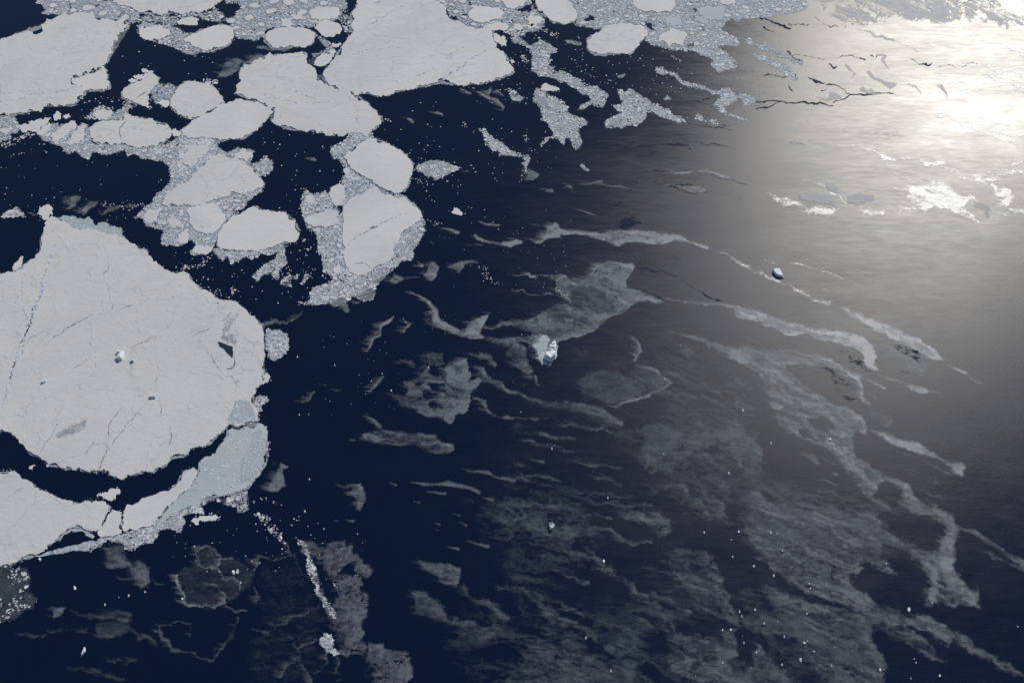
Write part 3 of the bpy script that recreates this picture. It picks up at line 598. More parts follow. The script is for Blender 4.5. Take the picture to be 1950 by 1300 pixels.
brash('loose brash in the narrow channel', 'A1 640,60 700,100 720,180 735,230 700,260 660,190 640,150 600,140 640,110', 3.6, .6, .5, (3, 6), zone=2, seed=5, slush='grease', sdens=.5)
brash('grey margin of the channel mouth', 'A1 470,260 540,280 580,310 600,400 500,400 450,440 440,400 520,370 540,350 500,310', 3.4, .5, 0, zone=2, seed=6, sdens=.7)
brash('pack right of the largest floe', 'A2 -505,-250 -505,0 -465,30 -425,70 -405,130 -330,165 -230,195 -130,215 0,215 0,240 60,270 150,270 165,240 280,200 310,140 240,90 210,60 200,0 190,-250', 3.3, .72, .9, (3, 9), zone=3, seed=7, holes=['A2 60,70 130,55 200,30 210,90 140,100', 'A2 -400,110 -340,120 -300,160 -380,150'], sdens=.9)
brash('dense pack along the top between the round-footed floe and the glare', 'A2 460,-250 470,0 530,80 520,180 560,190 640,200 720,215 760,180 900,175 1030,205 1040,270 1020,300 1130,340 1200,370 1300,360 1360,370 1440,400 1530,430 1500,470 1560,530 1640,510 1700,500 1690,470 1640,400 1560,350 1620,320 1720,330 1700,280 1600,230 1570,205 1640,170 1800,130 1912,140 1974,110 2110,100 2210,50 2204,-250', 3.2, .85, .45, (3, 8), zone=4, seed=8, sdens=1.2, clump=.3, holes=['A2 570,140 620,120 690,135 660,155 590,155', 'A2 1010,160 1070,160 1110,215 1060,220', 'A2 1360,60 1400,50 1410,100 1370,100', 'A2 1600,160 1660,130 1720,150 1610,190', 'A2 1310,320 1390,310 1400,345 1330,345'])
brash('bent brash tongue with a speckled elbow', 'A2 50,280 100,275 150,300 200,330 210,350 260,290 280,310 340,335 375,345 370,380 320,385 335,430 320,480 360,500 380,530 440,515 500,550 570,590 590,620 680,640 740,670 765,695 740,720 735,780 660,785 640,760 600,790 550,800 560,770 620,740 640,720 600,690 540,670 480,640 430,600 370,570 320,560 240,560 200,510 205,440 205,370 150,330 60,310', 3.1, .92, .15, (3, 5), zone=5, seed=9, sdens=.9, clump=.25)
brash('hand-shaped brash patch with dangling fingers', 'A2 230,650 260,650 290,670 320,700 370,700 420,730 455,780 450,810 500,840 560,850 605,885 590,910 550,940 540,980 570,1020 560,1070 530,1095 500,1060 480,1000 450,1000 440,1050 410,1040 400,1000 350,1010 300,1040 275,1065 265,1050 310,1015 350,990 340,940 290,880 270,820 275,790 210,730', 3.0, .92, .1, (3, 5), zone=5, seed=10, sdens=1, clump=.27)
brash('wing-shaped brash patch with a long right arm', 'A2 825,665 850,655 880,670 920,650 970,665 1010,710 1050,740 1130,770 1200,800 1270,850 1330,890 1270,890 1180,860 1090,820 1030,810 1020,860 990,900 920,905 860,925 780,920 740,940 730,890 780,850 860,820 820,800 780,780 800,770 850,770 860,740 840,700', 3.0, .92, .1, (3, 5), zone=5, seed=11, sdens=1, clump=.25)
brash('thin brash chain drifting into the glare', 'A2 1100,480 1150,480 1180,520 1260,545 1310,590 1390,610 1450,630 1500,650 1560,660 1640,645 1660,670 1700,690 1690,730 1640,770 1600,780 1620,820 1700,845 1790,885 1700,870 1610,840 1560,800 1530,760 1570,720 1560,690 1480,660 1380,640 1300,610 1250,570 1180,545 1110,530', 3.0, .85, .1, (3, 5), zone=5, seed=12, sdens=1, warp=4)
brash('small brash raft at the end of the thin chain', 'A2 1720,680 1760,675 1820,710 1830,750 1780,780 1740,770 1730,730 1700,710', 3.0, .7, zone=5, seed=13, sdens=1)
brash('short brash strand under the thin chain', 'A2 1385,830 1420,830 1470,870 1530,880 1580,915 1550,920 1500,890 1440,880 1390,850', 3.0, .7, zone=5, seed=14, sdens=.8)
brash('small brash puff left of the clean triangular floe', 'A2 20,640 60,640 90,680 135,710 110,740 60,730 35,690', 3.0, .8, zone=5, seed=15, sdens=.8)
brash('few fragments under the bent tongue', 'A2 115,400 150,400 170,440 200,470 150,465 120,450', 3.4, .7, zone=5, seed=16, slush=None)
brash('upper white strand entering the glare', 'A3 -170,280 -80,290 0,315 60,335 140,380 230,420 310,445 300,480 200,440 100,400 20,365 -80,330', 3.0, .8, zone=5, seed=17, sdens=.6)
brash('lower white strand entering the glare', 'A3 -60,390 20,405 100,440 180,480 230,520 260,560 240,590 200,540 120,510 40,470 -40,430', 3.0, .9, zone=5, seed=18, sdens=.8)
brash('comma-shaped brash drift in open water', 'A1 1640,930 1680,935 1720,970 1760,1020 1820,1040 1860,1080 1912,1100 1960,1125 1940,1150 1840,1130 1780,1100 1740,1110 1715,1070 1700,1000 1670,960', 3.0, .9, zone=5, seed=19, sdens=1, clump=.25)
brash('small upright brash drift below the comma-shaped one', 'A2 130,1130 175,1130 185,1170 160,1210 165,1255 145,1250 140,1190', 3.0, .8, zone=5, seed=20, sdens=.6)
brash('lens-shaped brash raft right of the barrel floe', 'A1 1195,1200 1280,1180 1400,1178 1520,1215 1450,1250 1390,1270 1340,1310 1300,1275 1230,1255 1200,1235', 3.2, .6, zone=5, seed=21, sdens=1.4)
brash('brash ring around the large triangular floe', 'B1 360,250 370,200 400,145 445,190 530,165 560,180 640,110 670,130 650,100 680,30 660,20 690,0 760,40 820,80 870,100 900,140 1000,190 1100,200 1190,260 1215,310 1245,370 1265,440 1250,500 1200,560 1180,600 1165,670 1090,670 1060,710 980,780 920,830 900,900 860,970 800,960 740,930 700,960 640,990 590,1010 560,980 480,990 420,1000 430,930 440,870 520,850 590,830 520,740 500,630 480,590 470,520 450,470 400,420 375,380', 3.2, .85, .45, (3, 8), zone=6, seed=22, sdens=.9, clump=.3, holes=['B1 620,280 660,270 665,300 630,345'])
brash('brash neck joining the broad floe to the barrel floe', 'A1 700,970 790,945 870,950 885,1000 850,1015 700,1100 670,1160 690,1210 740,1260 820,1300 740,1330 660,1300 690,1240 640,1160 600,1140 570,1110 580,1070 650,1040 690,1000', 3.2, .85, .3, (3, 6), zone=6, seed=23, sdens=1, clump=.28)
brash('scalloped brash hem under the rounded-stone floe', 'B0 1560,580 1640,600 1740,605 1840,605 1935,595 2035,565 2090,560 2000,620 1900,635 1840,655 1760,650 1700,700 1650,640 1620,680 1570,630', 3.2, .85, .2, (3, 6), zone=6, seed=24, sdens=.9)
brash('slanting brash clump below the rounded-stone floe', 'B1 0,790 60,730 140,680 200,590 240,590 250,650 260,700 200,740 190,810 160,800 140,760 80,780 30,825', 3.4, .85, .4, (3, 5), zone=6, seed=25, sdens=.9)
brash('small brash clump left of the brash ring tail', 'B1 200,850 230,790 290,790 340,770 320,800 270,810 280,865 240,860', 3.4, .8, zone=6, seed=26, sdens=.5)
brash('short slanted brash streak beside the ring tail', 'B1 340,830 380,790 440,745 410,800 360,850', 3.4, .8, zone=6, seed=27, sdens=.5)
brash('wide brash belt around the leaf-shaped floe', 'B0 980,355 1040,300 1110,250 1150,190 1230,120 1245,60 1240,0 1240,-40 1300,-100 1330,-180 1300,-230 1350,-260 1560,-200 1620,-120 1700,-100 1800,-50 1912,100 1912,160 1840,210 1760,300 1700,350 1630,400 1600,470 1570,560 1560,600 1500,630 1420,640 1380,610 1420,570 1400,520 1370,540 1290,570 1230,575 1170,550 1180,500 1200,470 1130,430 1060,400 1030,370', 3.3, .8, .6, (3, 8), zone=7, seed=28, sdens=1.2, clump=.3)
brash('brash patch above the rounded-stone floe', 'A0 1835,1200 1895,1170 1935,1135 1985,1190 1975,1240 1915,1290 1875,1290', 3.3, .9, .4, (3, 5), zone=7, seed=29, sdens=1)
brash('brash rim of the small scalloped floe', 'A0 1660,1110 1740,1075 1850,1100 1840,1170 1790,1200 1700,1150', 3.3, .8, zone=7, seed=30, sdens=.8)
brash('mixed ice at the left edge of the frame', 'A0 -250,840 110,845 115,890 150,910 140,960 80,970 80,1000 0,1035 -250,1080', 3.4, .8, 1.0, (4, 12), zone=8, seed=31, sdens=1.2)
brash('belt of rubble beneath the wide cracked floe', 'A0 270,980 290,930 380,900 470,910 550,900 560,920 640,910 660,960 660,1030 760,1060 880,1045 950,1070 1100,1075 1240,1030 1300,1000 1330,960 1480,1000 1580,1020 1600,1080 1560,1110 1620,1130 1460,1200 1300,1300 1240,1300 1235,1220 1190,1165 1120,1175 1040,1150 1010,1120 930,1140 910,1095 820,1110 740,1120 680,1100 640,1160 550,1110 490,1105 430,1070 370,1040 310,1010', 3.3, .8, .6, (3, 8), zone=8, seed=32, sdens=1.0, clump=.33)
brash('small rubble around the white floe above the cracked floe', 'A0 590,840 660,835 690,780 740,755 790,780 830,830 870,800 930,800 940,850 920,880 830,875 700,870 600,855', 3.4, .8, .5, (3, 6), zone=8, seed=33, sdens=.7)
brash('broken pieces between the jagged floe and the dark bay', 'A0 890,745 960,740 1000,775 960,790 920,830 880,830 900,790', 3.4, .8, .8, (3, 6), zone=8, seed=34, sdens=.5)
brash('grey webbed ice between the jagged and domed floes', 'A0 1110,650 1160,615 1240,615 1320,625 1290,660 1250,710 1240,770 1180,740 1120,770 1100,720', 3.6, .35, zone=8, seed=35, slush='nilas', sdens=.75)
brash('small broken chain right of the domed floe', 'A0 1430,600 1490,575 1600,585 1570,610 1530,620 1460,610', 3.4, .8, .6, (3, 6), zone=8, seed=36, slush=None)
brash('drifting fragments over the left bay', 'A0 0,1060 60,1010 150,990 230,960 270,985 180,1010 100,1050 20,1090', 4.2, .45, .2, (3, 4), zone=8, seed=37, slush=None, clump=.42)
brash('loose brash left of the gigantic floe tip', 'B0 0,370 20,340 80,300 120,290 180,330 190,350 100,360 40,370', 3.6, .8, .6, (3, 6), zone=9, seed=38, sdens=.8)
brash('speckled brash lobe on the right rim of the gigantic floe', 'C1 95,20 100,-60 150,-50 200,-40 265,0 265,70 225,155 160,170 110,150 95,100', 3.2, .75, .2, (3, 6), zone=9, seed=39, sdens=1)
brash('second grey lobe on the right rim of the gigantic floe', 'C1 10,470 60,430 130,460 100,490 60,510 60,545 20,555 0,520', 3.2, .7, zone=9, seed=40, sdens=1.1)
brash('gritty rim of the grey-turquoise slab', 'C1 80,770 118,760 108,900 70,960 0,1060 -60,1110 -130,1140 -60,1080 30,980 70,900', 3.0, .8, zone=9, seed=41, sdens=.8)
brash('shattered ice below the grey-turquoise slab', 'D0 720,255 760,230 850,220 960,200 1050,170 1150,110 1270,60 1400,0 1460,-10 1450,60 1340,80 1340,140 1310,210 1250,180 1170,170 1150,230 1100,290 1040,280 1000,330 940,340 880,280 800,260 720,300 640,340', 3.4, .7, .3, (3, 6), zone=9, seed=42, sdens=.75, clump=.38)
brash('loose ice strip between slab and open water', 'C0 1350,1260 1470,1210 1600,1170 1720,1150 1810,1110 1800,1180 1810,1260 1750,1300 1700,1240 1560,1200 1480,1240 1480,1300 1380,1280', 3.6, .55, .15, (3, 6), zone=9, seed=43, slush='nilas', sdens=.45, clump=.45)
brash('smeared specks of brash in the bottom left corner', 'D0 -150,470 0,440 60,430 100,460 190,450 230,550 210,620 280,690 240,760 150,800 100,850 -150,900', 4.4, .4, 0, zone=9, seed=44, slush='faint', sdens=.55, clump=.56, smin=.4)
def lumps(label, shape, n, z, rmin=.6, rmax=3.2, seed=3, parent=None):
    rng = random.Random(seed); p = TM(shape); xs = [q[0] for q in p]; ys = [q[1] for q in p]; v = []; f = []
    X = np.array([rng.uniform(min(xs), max(xs)) for _ in range(n)]); Y = np.array([rng.uniform(min(ys), max(ys)) for _ in range(n)])
    k = (sdpoly(X, Y, p) > 1) & (fbm(X/16, Y/14, 3, seed) > .42)
    for x, y in zip(X[k], Y[k]):
        s = (rmin+(rmax-rmin)*rng.random()**3)*mpp(0, y); X3, Y3 = P(x, y); ol = frag_outline(rng, s, None, rng.uniform(1, 1.5), rng.random()*3); m_ = len(ol); b0 = len(v)
        v += [(X3+a-parent.location.x, Y3+b-parent.location.y, z+.9) for a, b in ol]+[(X3+a*1.1-parent.location.x, Y3+b*1.1-parent.location.y, z-.2) for a, b in ol]
        f.append(tuple(range(b0, b0+m_))); f += [(b0+i, b0+m_+i, b0+m_+(i+1) % m_, b0+(i+1) % m_) for i in range(m_)]
    o = link('ice_lumps', mesh('ice_lumps', v, f), 'brash', parent); o['kind'] = 'stuff'; return o
lumps('', 'C0 1448,965 1462,912 1562,862 1612,792 1652,732 1667,684 1720,700 1830,700 1800,800 1740,930 1780,1060 1700,1140 1580,1160 1470,1200 1350,1250 1290,1300 1180,1360 1145,1345 1220,1262 1300,1182 1405,1072 1450,1000', 900, 1.6, .5, 2.6, 3, gs)
brash('white ridge of fragments along the grey drift', 'D1 330,250 400,290 430,400 470,470 480,580 520,650 590,760 620,820 600,850 560,810 520,730 470,650 440,550 390,450 400,380 340,290', 3.4, .75, .15, (3, 4), zone=10, seed=45, slush='grease', sdens=.8, clump=.42)
brash('bright pile of fragments at the foot of the white ridge', 'D1 500,980 540,935 590,950 600,1050 650,1080 620,1100 530,1070 505,1030', 3.2, .95, .5, (3, 5), zone=10, seed=46, sdens=.9, clump=.2)
brash('scattered crumbs leading to the white ridge', 'D1 30,60 110,80 150,110 200,150 210,230 240,290 210,300 190,240 130,190 90,130 40,90', 4.2, .5, .3, (3, 4), zone=10, seed=47, slush=None, clump=.5)
# ------------------------------------------------------------------ drifting films of grease ice
G = 'ice films drifting on open water'
def slick(label, shapes, m='grease', soft=3.5, warp=4, dens=.9, streak=.35, cell=.25, holes=(), name='ice_film', res=1.8, seed=None, tail=None):
    slick.n += 1
    if m.startswith('calm'): return sheet('water', None, shapes, m, None, None, 'structure', 1.3, soft*.8, warp*1.3, dens, streak, cell, seed or slick.n*13, holes=holes, tail=tail or (14 if m == 'calmshred' else 0), wf=.62)
    return sheet(name, label, shapes, m, 'ice film', G, None, res, soft, warp, dens, streak, cell, seed or slick.n*13, holes=holes, swirl=(0 if m in ('matte', 'nilas') else .45 if m == 'glitter' else .95 if m == 'greasemid' else .8 if m == 'grease' else .6), tail=(0 if m in ('calm', 'matte', 'nilas') else 22 if tail is None else tail))
slick.n = 0
slick('large pale film streaming down to the lone iceberg, notched along its upper side', ['B2 385,810 440,785 470,815 590,790 650,755 680,705 740,685 830,695 910,700 950,720 930,770 895,820 900,870 980,890 1080,925 1110,950 1180,965 1140,995 1050,965 960,985 900,1020 840,1060 750,1085 700,1130 640,1190 520,1225 400,1250 330,1440 290,1430 240,1400 230,1300 230,1210 130,1170 0,1140 -40,1120 150,1110 250,1060 350,1000 470,985 480,940 400,925 370,900'], 'grease', 3, 3, 1.0, .2, .3)
slick('thick pale rim along the notched side of the large film', ['B2 375,900,8 385,815,14 435,790,22 475,818,8 590,792,10 650,755,12 685,705,12 740,688,10 830,695,24 930,715,34 935,750,14', 'B2 400,925,10 470,945,16 485,990,14', 'B2 940,985,10 900,1018,14 840,1060,16 760,1085,14 700,1130,14 640,1190,16 520,1225,18 400,1250,20', 'B2 470,820 520,830 550,870 500,860', 'B2 830,930 900,920 1050,930 1110,955 1130,985 1050,960 950,965 870,1000 820,960'], 'greasebright', 2.5, 2.5, .9, .15, .2)
slick('pale collar of slush around the lone iceberg', ['C2 240,-10,20 240,60,50 270,130,60 300,190,50 330,200,14', 'C2 240,50 240,0 300,-10 330,20 310,100 290,170 320,200 270,205 240,150'], 'turq', 5, 4, .85, 0, .2)
slick('long pale film with a round knob at its left end crossing toward the glare', ['B2 300,470 320,420 380,400 410,440 540,455 700,470 800,455 960,450 1100,465 1270,485 1350,530 1490,565 1500,590 1440,585 1350,550 1220,535 1160,560 1000,545 900,545 840,570 780,545 690,530 600,490 520,475 410,490 400,515 330,510 270,550 180,525 290,520', 'B2 0,545,30 40,560,40 90,535,40 120,535,20'], 'greasebright', 3, 3, 1.2, .15, .1)
slick('dark smear above the long knobbed film', ['B2 740,430 830,400 880,370 960,370 1090,395 960,400 900,430 840,455 760,450', 'B2 830,265,8 900,290,16 900,340,24 940,375,8'], 'calmshred', 5, 6, .95, .8, .3)
slick('slim film running from the pale knob to the far right iceberg', ['B2 1490,590,10 1600,620,16 1700,680,22 1800,740,24 1912,790,24 1990,820,22 2060,850,14 2180,920,22 2270,960,26 2360,990,30'], 'glitter', 3, 3, 1.0, .2, .4)
slick('broad grey arc fanning out below the slim film', ['C3 540,-220 640,-200 780,-140 870,-95 980,-55 1100,-5 1240,70 1300,130 1335,195 1240,180 1150,130 1060,70 950,20 850,-30 720,-100 640,-160'], 'greasebright', 3.5, 4, 1.25, .2, .1)
slick('long arched grey band below the broad arc ending in a hook', ['C3 -200,-200 0,-160 150,-115 330,-75 500,-45 650,-25 760,20 815,70 845,140 830,210 865,245 820,260 760,200 750,140 680,90 570,60 440,35 330,-15 200,0 100,-45 0,-85 -200,-150', 'B2 1180,960,8 1350,985,14 1500,992,14 1640,1005,24 1800,1040,30 1900,1080,40'], 'greasebright', 3.5, 4, 1.25, .2, .1)
slick('torn grey veil between the two arched bands', ['C3 820,60 900,130 1000,180 1100,250 1180,300 1190,260 1250,210 1150,170 1050,110 900,40', 'C3 850,10 950,60 1080,110 1160,180 1060,120 930,70'], 'grease', 4, 6, .8, .5, .3)
slick('dark ruffled gap beneath the arched bands', ['C3 920,30 1010,50 1120,100 1190,180 1140,170 1030,110 930,60', 'C3 550,90 640,110 740,180 800,250 760,290 700,220 600,140', 'C3 440,220 520,250 640,330 700,420 660,500 560,430 520,330 450,270', 'C3 -60,70,14 60,95,20 200,80,24 330,100,10', 'C3 1020,250,16 1120,290,26 1190,330,12', 'C3 1060,370,10 1120,415,16 1180,435,8'], 'calmshred', 6, 8, .72, .8, .3)
slick('biggest grey film of the right side, holed and draining to the lower right', ['C3 -100,60 0,100 130,100 280,120 440,155 520,190 570,240 700,290 740,360 745,440 800,500 820,520 720,490 700,420 710,360 640,310 540,250 440,215 300,210 180,220 170,260 220,310 330,385 480,480 660,550 740,620 780,680 770,710 740,725 690,700 655,740 670,830 700,880 780,930 860,990 900,1020 1040,1060 1090,1090 1100,1150 1210,1230 1350,1300 1100,1300 1020,1200 1000,1100 900,1060 850,1100 820,1150 900,1200 960,1290 800,1200 700,1090 620,1000 540,900 500,830 400,790 300,740 200,700 130,650 100,600 60,480 0,330 -200,100', 'C2 1120,-30,8 1300,-5,20 1400,20,40 1600,90,60 1750,150,130 1912,190,190'],
 'grease', 5, 5, .95, .35, .2, holes=['C3 335,590 460,580 545,640 540,690 440,700 380,660 340,620', 'C3 275,680 340,680 390,740 320,740'])
slick('pale outer rim of the biggest grey film', ['C3 130,100,20 280,125,30 440,160,34 540,215,34 700,300,40 735,380,34 735,440,24 800,505,10', 'C3 170,240,30 330,385,24 480,480,24 660,560,40 750,650,50 735,710,26', 'C3 480,740,30 560,850,60 650,950,70 750,1010,50 830,1100,40', 'C3 900,1030,20 1040,1080,40 1060,1160,70 1140,1240,60 1250,1290,40'], 'greasebright', 5, 5, .8, .2, .1)
slick('comet-shaped film with a round head at its right end', ['C3 780,670 900,690 1000,745 1150,775 1220,830 1310,890 1400,915 1470,920 1495,960 1460,1020 1400,1000 1380,960 1280,900 1180,870 1130,850 1050,830 950,790 880,740'], 'greasebright', 5, 3, 1.1, .2, .05)
slick('shredded grey veils hanging under the comet-shaped film', ['C3 1000,850,20 1150,890,40 1300,960,40 1380,1010,30', 'C3 1000,940,16 1130,980,20 1280,1050,30', 'C3 1110,1110,10 1200,1150,20 1340,1175,10', 'C3 930,810,20 1050,850,30 1200,890,30'], 'grease', 5, 7, .7, .8, .2)
slick('small oval film with a whisker at each end right of the veils', ['C3 1040,350 1120,355 1200,375 1230,405 1200,425 1130,410 1080,385', 'C3 1235,402,6 1315,413,9', 'C3 860,285,8 940,315,14 1040,345,10'], 'greasebright', 2.5, 2, .85, .1, .1)
slick('slim whisker of film beyond the end of the broad arc', ['C3 1345,205,5 1420,240,18 1485,265,26 1500,280,4 1540,320,8 1605,348,6'], 'greasebright', 2.5, 1.5, .9, .1, 0)
slick('thin parallel whiskers under the end of the hooked band', ['C3 720,298,6 800,330,16 900,378,24', 'C3 755,400,5 830,455,6'], 'greasebright', 2.5, 2, .8, .1, 0)
slick('small ragged film with lumpy right end below the whiskers', ['C3 730,540 850,560 940,590 960,630 930,665 850,640 800,600'], 'grease', 4, 5, .9, .5, .2)
slick('small triangular film with trailing threads in the dark bay of the biggest film', ['C3 230,840,6 320,860,20 370,880,50 405,920,30', 'C3 300,850,5 440,880,10 550,935,12', 'C3 480,990 560,990 560,1020 500,1000', 'C3 370,1030,6 480,1060,12 570,1090,6', 'C3 370,1120,6 470,1130,10 560,1150,6'], 'grease', 3, 3, .85, .3, .1)
slick('massive speckled film sprawling over the lower right with a hooked outer arm', ['D3 -60,-120 60,-20 300,0 500,10 650,60 780,50 860,110 900,170 960,220 1060,290 1180,330 1290,330 1330,290 1310,180 1250,100 1100,30 1000,0 1050,-60 1250,20 1350,90 1430,160 1440,230 1400,350 1400,450 1430,540 1480,610 1560,630 1570,610 1600,660 1600,760 1540,730 1440,730 1420,760 1300,710 1210,740 1220,640 1190,480 1100,380 1000,300 900,290 870,360 960,470 1000,520 880,490 760,400 720,430 740,470 700,530 640,530 680,600 760,670 880,740 980,780 1100,830 1200,810 1280,840 1370,920 1500,960 1560,1040 1700,1110 1830,1180 1900,1250 1780,1200 1620,1140 1500,1060 1390,990 1370,1025 1300,1000 1200,930 1100,890 960,890 800,840 650,740 450,690 300,600 150,480 50,430 -60,330 -120,200 -90,60 -160,-40'], 'greasemid', 6, 7, 1.1, .4, .3)
slick('pale outer arm of the massive film curling down to a blunt tip', ['D3 1250,30,60 1370,110,90 1390,200,100 1340,350,130 1360,500,120 1440,620,110 1540,690,100', 'D3 1240,460,60 1260,600,80 1250,690,70', 'D3 1100,330,40 1200,400,30 1260,520,20'], 'greasebright', 7, 5, .8, .15, .1)
slick('pale diagonal tail running to the lower right corner', ['D3 1100,850,60 1200,850,80 1300,920,90 1370,990,50', 'D3 1350,930,40 1480,990,60 1540,1050,60 1700,1130,50 1830,1190,40 1930,1260,20'], 'greasebright', 6, 4, .5, .25, .1)
slick('lower speckled film with a cliff-like right edge beside open water', ['D3 200,660 350,700 560,760 700,800 790,870 800,920 780,970 830,1040 870,1120 930,1210 880,1210 870,1330 500,1330 300,1050 180,850 60,700 0,560 80,600', 'D3 -60,1000 0,1030 60,1100 160,1200 260,1330 -60,1330'], 'greasemid', 6, 8, 1.0, .4, .35)
slick('smooth ribbon of film leaving the frame at the right edge', ['D3 1430,160,20 1560,215,36 1680,290,36 1800,370,44 1930,440,46', 'D3 1620,340,14 1750,410,24 1930,480,30'], 'grease', 4, 4, .95, .3, 0)
slick('blurred streak of film under the diagonal tail', ['D3 850,900 1050,900 1170,950 1300,1090 1350,1165 1200,1110 1050,1010 950,960'], 'greasemid', 5, 7, .8, .5, .3)
slick('film patch shaped like a leaning door with ragged holes at its left', ['C1 1410,215 1470,190 1570,160 1580,250 1590,290 1570,330 1640,290 1670,310 1620,390 1590,440 1585,540 1540,560 1490,580 1460,620 1435,645 1390,600 1400,500 1410,400'], 'grease', 2.5, 4, 1.2, .1, .4)
slick('lace-like ragged film attached to the left of the leaning patch', ['C1 1390,600 1300,600 1200,540 1100,500 1010,420 1130,430 1120,370 1070,340 1200,300 1260,240 1280,200 1250,130 1400,130 1395,190 1400,300 1410,560', 'C1 1010,180,6 1100,190,24 1160,205,40'], 'grease', 4, 6, .8, .5, .5, holes=['C1 1180,330 1240,310 1280,350 1200,360', 'C1 1190,440 1230,435 1240,465 1190,465', 'C1 1220,400 1350,395 1400,430 1300,460 1240,430', 'C1 1290,220 1400,200 1400,300 1290,290', 'C1 1280,340 1400,320 1400,400 1300,380', 'C1 1270,480 1380,470 1400,540 1300,520'])
slick('thread of film curling right from the leaning patch', ['C1 1640,240,20 1690,240,40 1710,310,36 1790,340,20 1850,390,24 1912,410,26', 'C1 1620,450,20 1690,480,24 1730,540,24 1770,570,20', 'C1 1780,590,8 1850,595,20 1912,597,16', 'C1 1620,290,8 1660,300,10'], 'grease', 2.5, 4, .95, .2, .2)
slick('ragged grey film above the leaning patch reaching to the iceberg', ['C1 1560,130,6 1650,150,40 1740,150,50 1780,210,40', 'C1 1720,20,20 1830,40,40 1912,60,50', 'C1 1880,60 1990,80 2000,150 2050,260 1990,270 1930,240 1850,130', 'C1 1990,270,10 2060,290,30 2095,350,16'], 'grease', 4, 6, .85, .3, .55)
slick('paddle-shaped film with a blunt round right end', ['C1 820,690 960,680 1060,695 1180,705 1340,712 1380,770 1470,790 1475,830 1440,855 1380,845 1330,862 1260,830 1180,800 1040,800 900,775 820,760 800,720', 'C1 810,580,8 880,610,24 930,660,30'], 'grease', 3.5, 3, 1.0, .45, .3, holes=['C1 1260,765 1300,765 1300,785 1265,780'])
slick('hooked wisp of film left of the lace-like patch', ['C1 865,400,16 890,365,24 930,325,30 960,295,14'], 'greasebright', 2.5, 3, .7, .2, .3)
slick('winding wisp of film below the brash ring', ['B1 1030,1085,18 990,1115,26 945,1140,26 930,1180,20 930,1225,16 890,1245,14 860,1290,18 835,1330,12', 'B1 850,1270,10 820,1275,4'], 'greasebright', 2.5, 3, .95, .1, .4)
slick('short angled wisp of film right of the winding wisp', ['B1 1110,1125,14 1150,1140,14 1120,1165,12 1105,1190,20 1080,1185,12'], 'greasebright', 2.5, 3, .85, .1, .4)
slick('crooked pale strand descending to a bulging foot', ['B1 1160,905,6 1220,930,14 1290,990,26 1335,1040,32 1335,1110,56 1400,1150,56 1500,1200,50 1600,1220,44 1680,1230,16', 'B1 1560,1150 1600,1110 1735,1050 1700,1120 1670,1190 1650,1240 1540,1230'], 'greasebright', 2.5, 3, 1.0, .1, .3)
slick('soft grey band linking the bulging foot to the large film', ['B1 1680,1150,20 1750,1165,24 1830,1125,40 1912,1115,40 1980,1130,30', 'B1 1700,1240,10 1800,1260,30 1912,1250,40 2060,1250,50'], 'grease', 3.5, 4, .9, .3, .1)
slick('small curled film near the right rim of the brash ring', ['B1 1240,780 1300,710 1320,680 1370,720 1350,780 1300,820 1260,800', 'B1 1130,800,4 1200,795,6 1250,790,8'], 'greasebright', 2.5, 3, .8, .1, .4)
slick('small bird-shaped film right of the curled one', ['B1 1420,720 1500,680 1600,670 1660,678 1540,710 1522,762 1480,745'], 'greasebright', 2.5, 3, .75, .1, .4)
slick('small film with a spike hugging the brash ring', ['B1 1000,820 1040,770 1100,800 1060,845', 'B1 1200,680 1260,710 1230,730'], 'greasebright', 2.5, 3, .75, .1, .4)
slick('short crinkled film right of the tiny angular floe', ['B1 1370,435,6 1430,440,20 1500,465,28', 'B1 1640,385,5 1700,408,24 1800,420,20', 'B1 1560,565,4 1690,560,6', 'B1 1290,530,8 1320,545,12'], 'greasebright', 2.5, 3, .85, .1, .3)
slick('small drawn-out film left of the pale knob', ['B1 1625,490,20 1650,515,26 1750,545,16 1840,560,20'], 'greasebright', 2.5, 2, .85, .1, .1)
slick('arched grey films feeding the chain toward the far glare', ['B2 580,118,4 650,110,16 700,100,30 735,118,10', 'B2 300,160,20 345,165,30 360,175,10', 'B2 430,145,6 480,130,26 495,145,16', 'B2 555,305,6 620,325,14 675,345,6', 'B2 550,118,6 700,120,6 850,135,16 920,150,14 1020,165,8'], 'greasebright', 2.5, 2, .8, .2, .1)
slick('pair of grey lenses on dark threads near the glare', ['B2 1170,120 1220,110 1300,135 1400,130 1460,150 1490,165 1440,185 1350,175 1260,145', 'B2 1200,35,16 1300,35,24 1400,25,10 1470,20,30 1530,40,24 1620,70,20 1650,90,10'], 'greasebright', 2.5, 2, .8, .1, 0)
slick('dark threads of calm water around the grey lenses', ['B2 740,75,4 900,95,6 1050,100,8 1170,112,6 1260,150,8 1390,185,6 1480,170,6 1600,195,6 1730,215,4', 'B2 1090,10,4 1210,45,8 1330,20,6 1440,15,5 1540,55,8 1650,90,6 1780,125,3', 'B2 1230,120,10 1370,130,8', 'B2 640,235,4 800,265,6 900,240,3 1100,270,4 1210,295,3', 'B2 950,720,6 1050,735,20 1150,750,14 1270,800,4 1380,870,6 1480,930,16 1600,970,10', 'B2 900,870,5 1010,890,5 1170,965,6 1300,975,5 1500,995,6', 'B2 1220,540,6 1300,535,6 1400,575,6'], 'calm', 2, 4, .9, .2, .2)
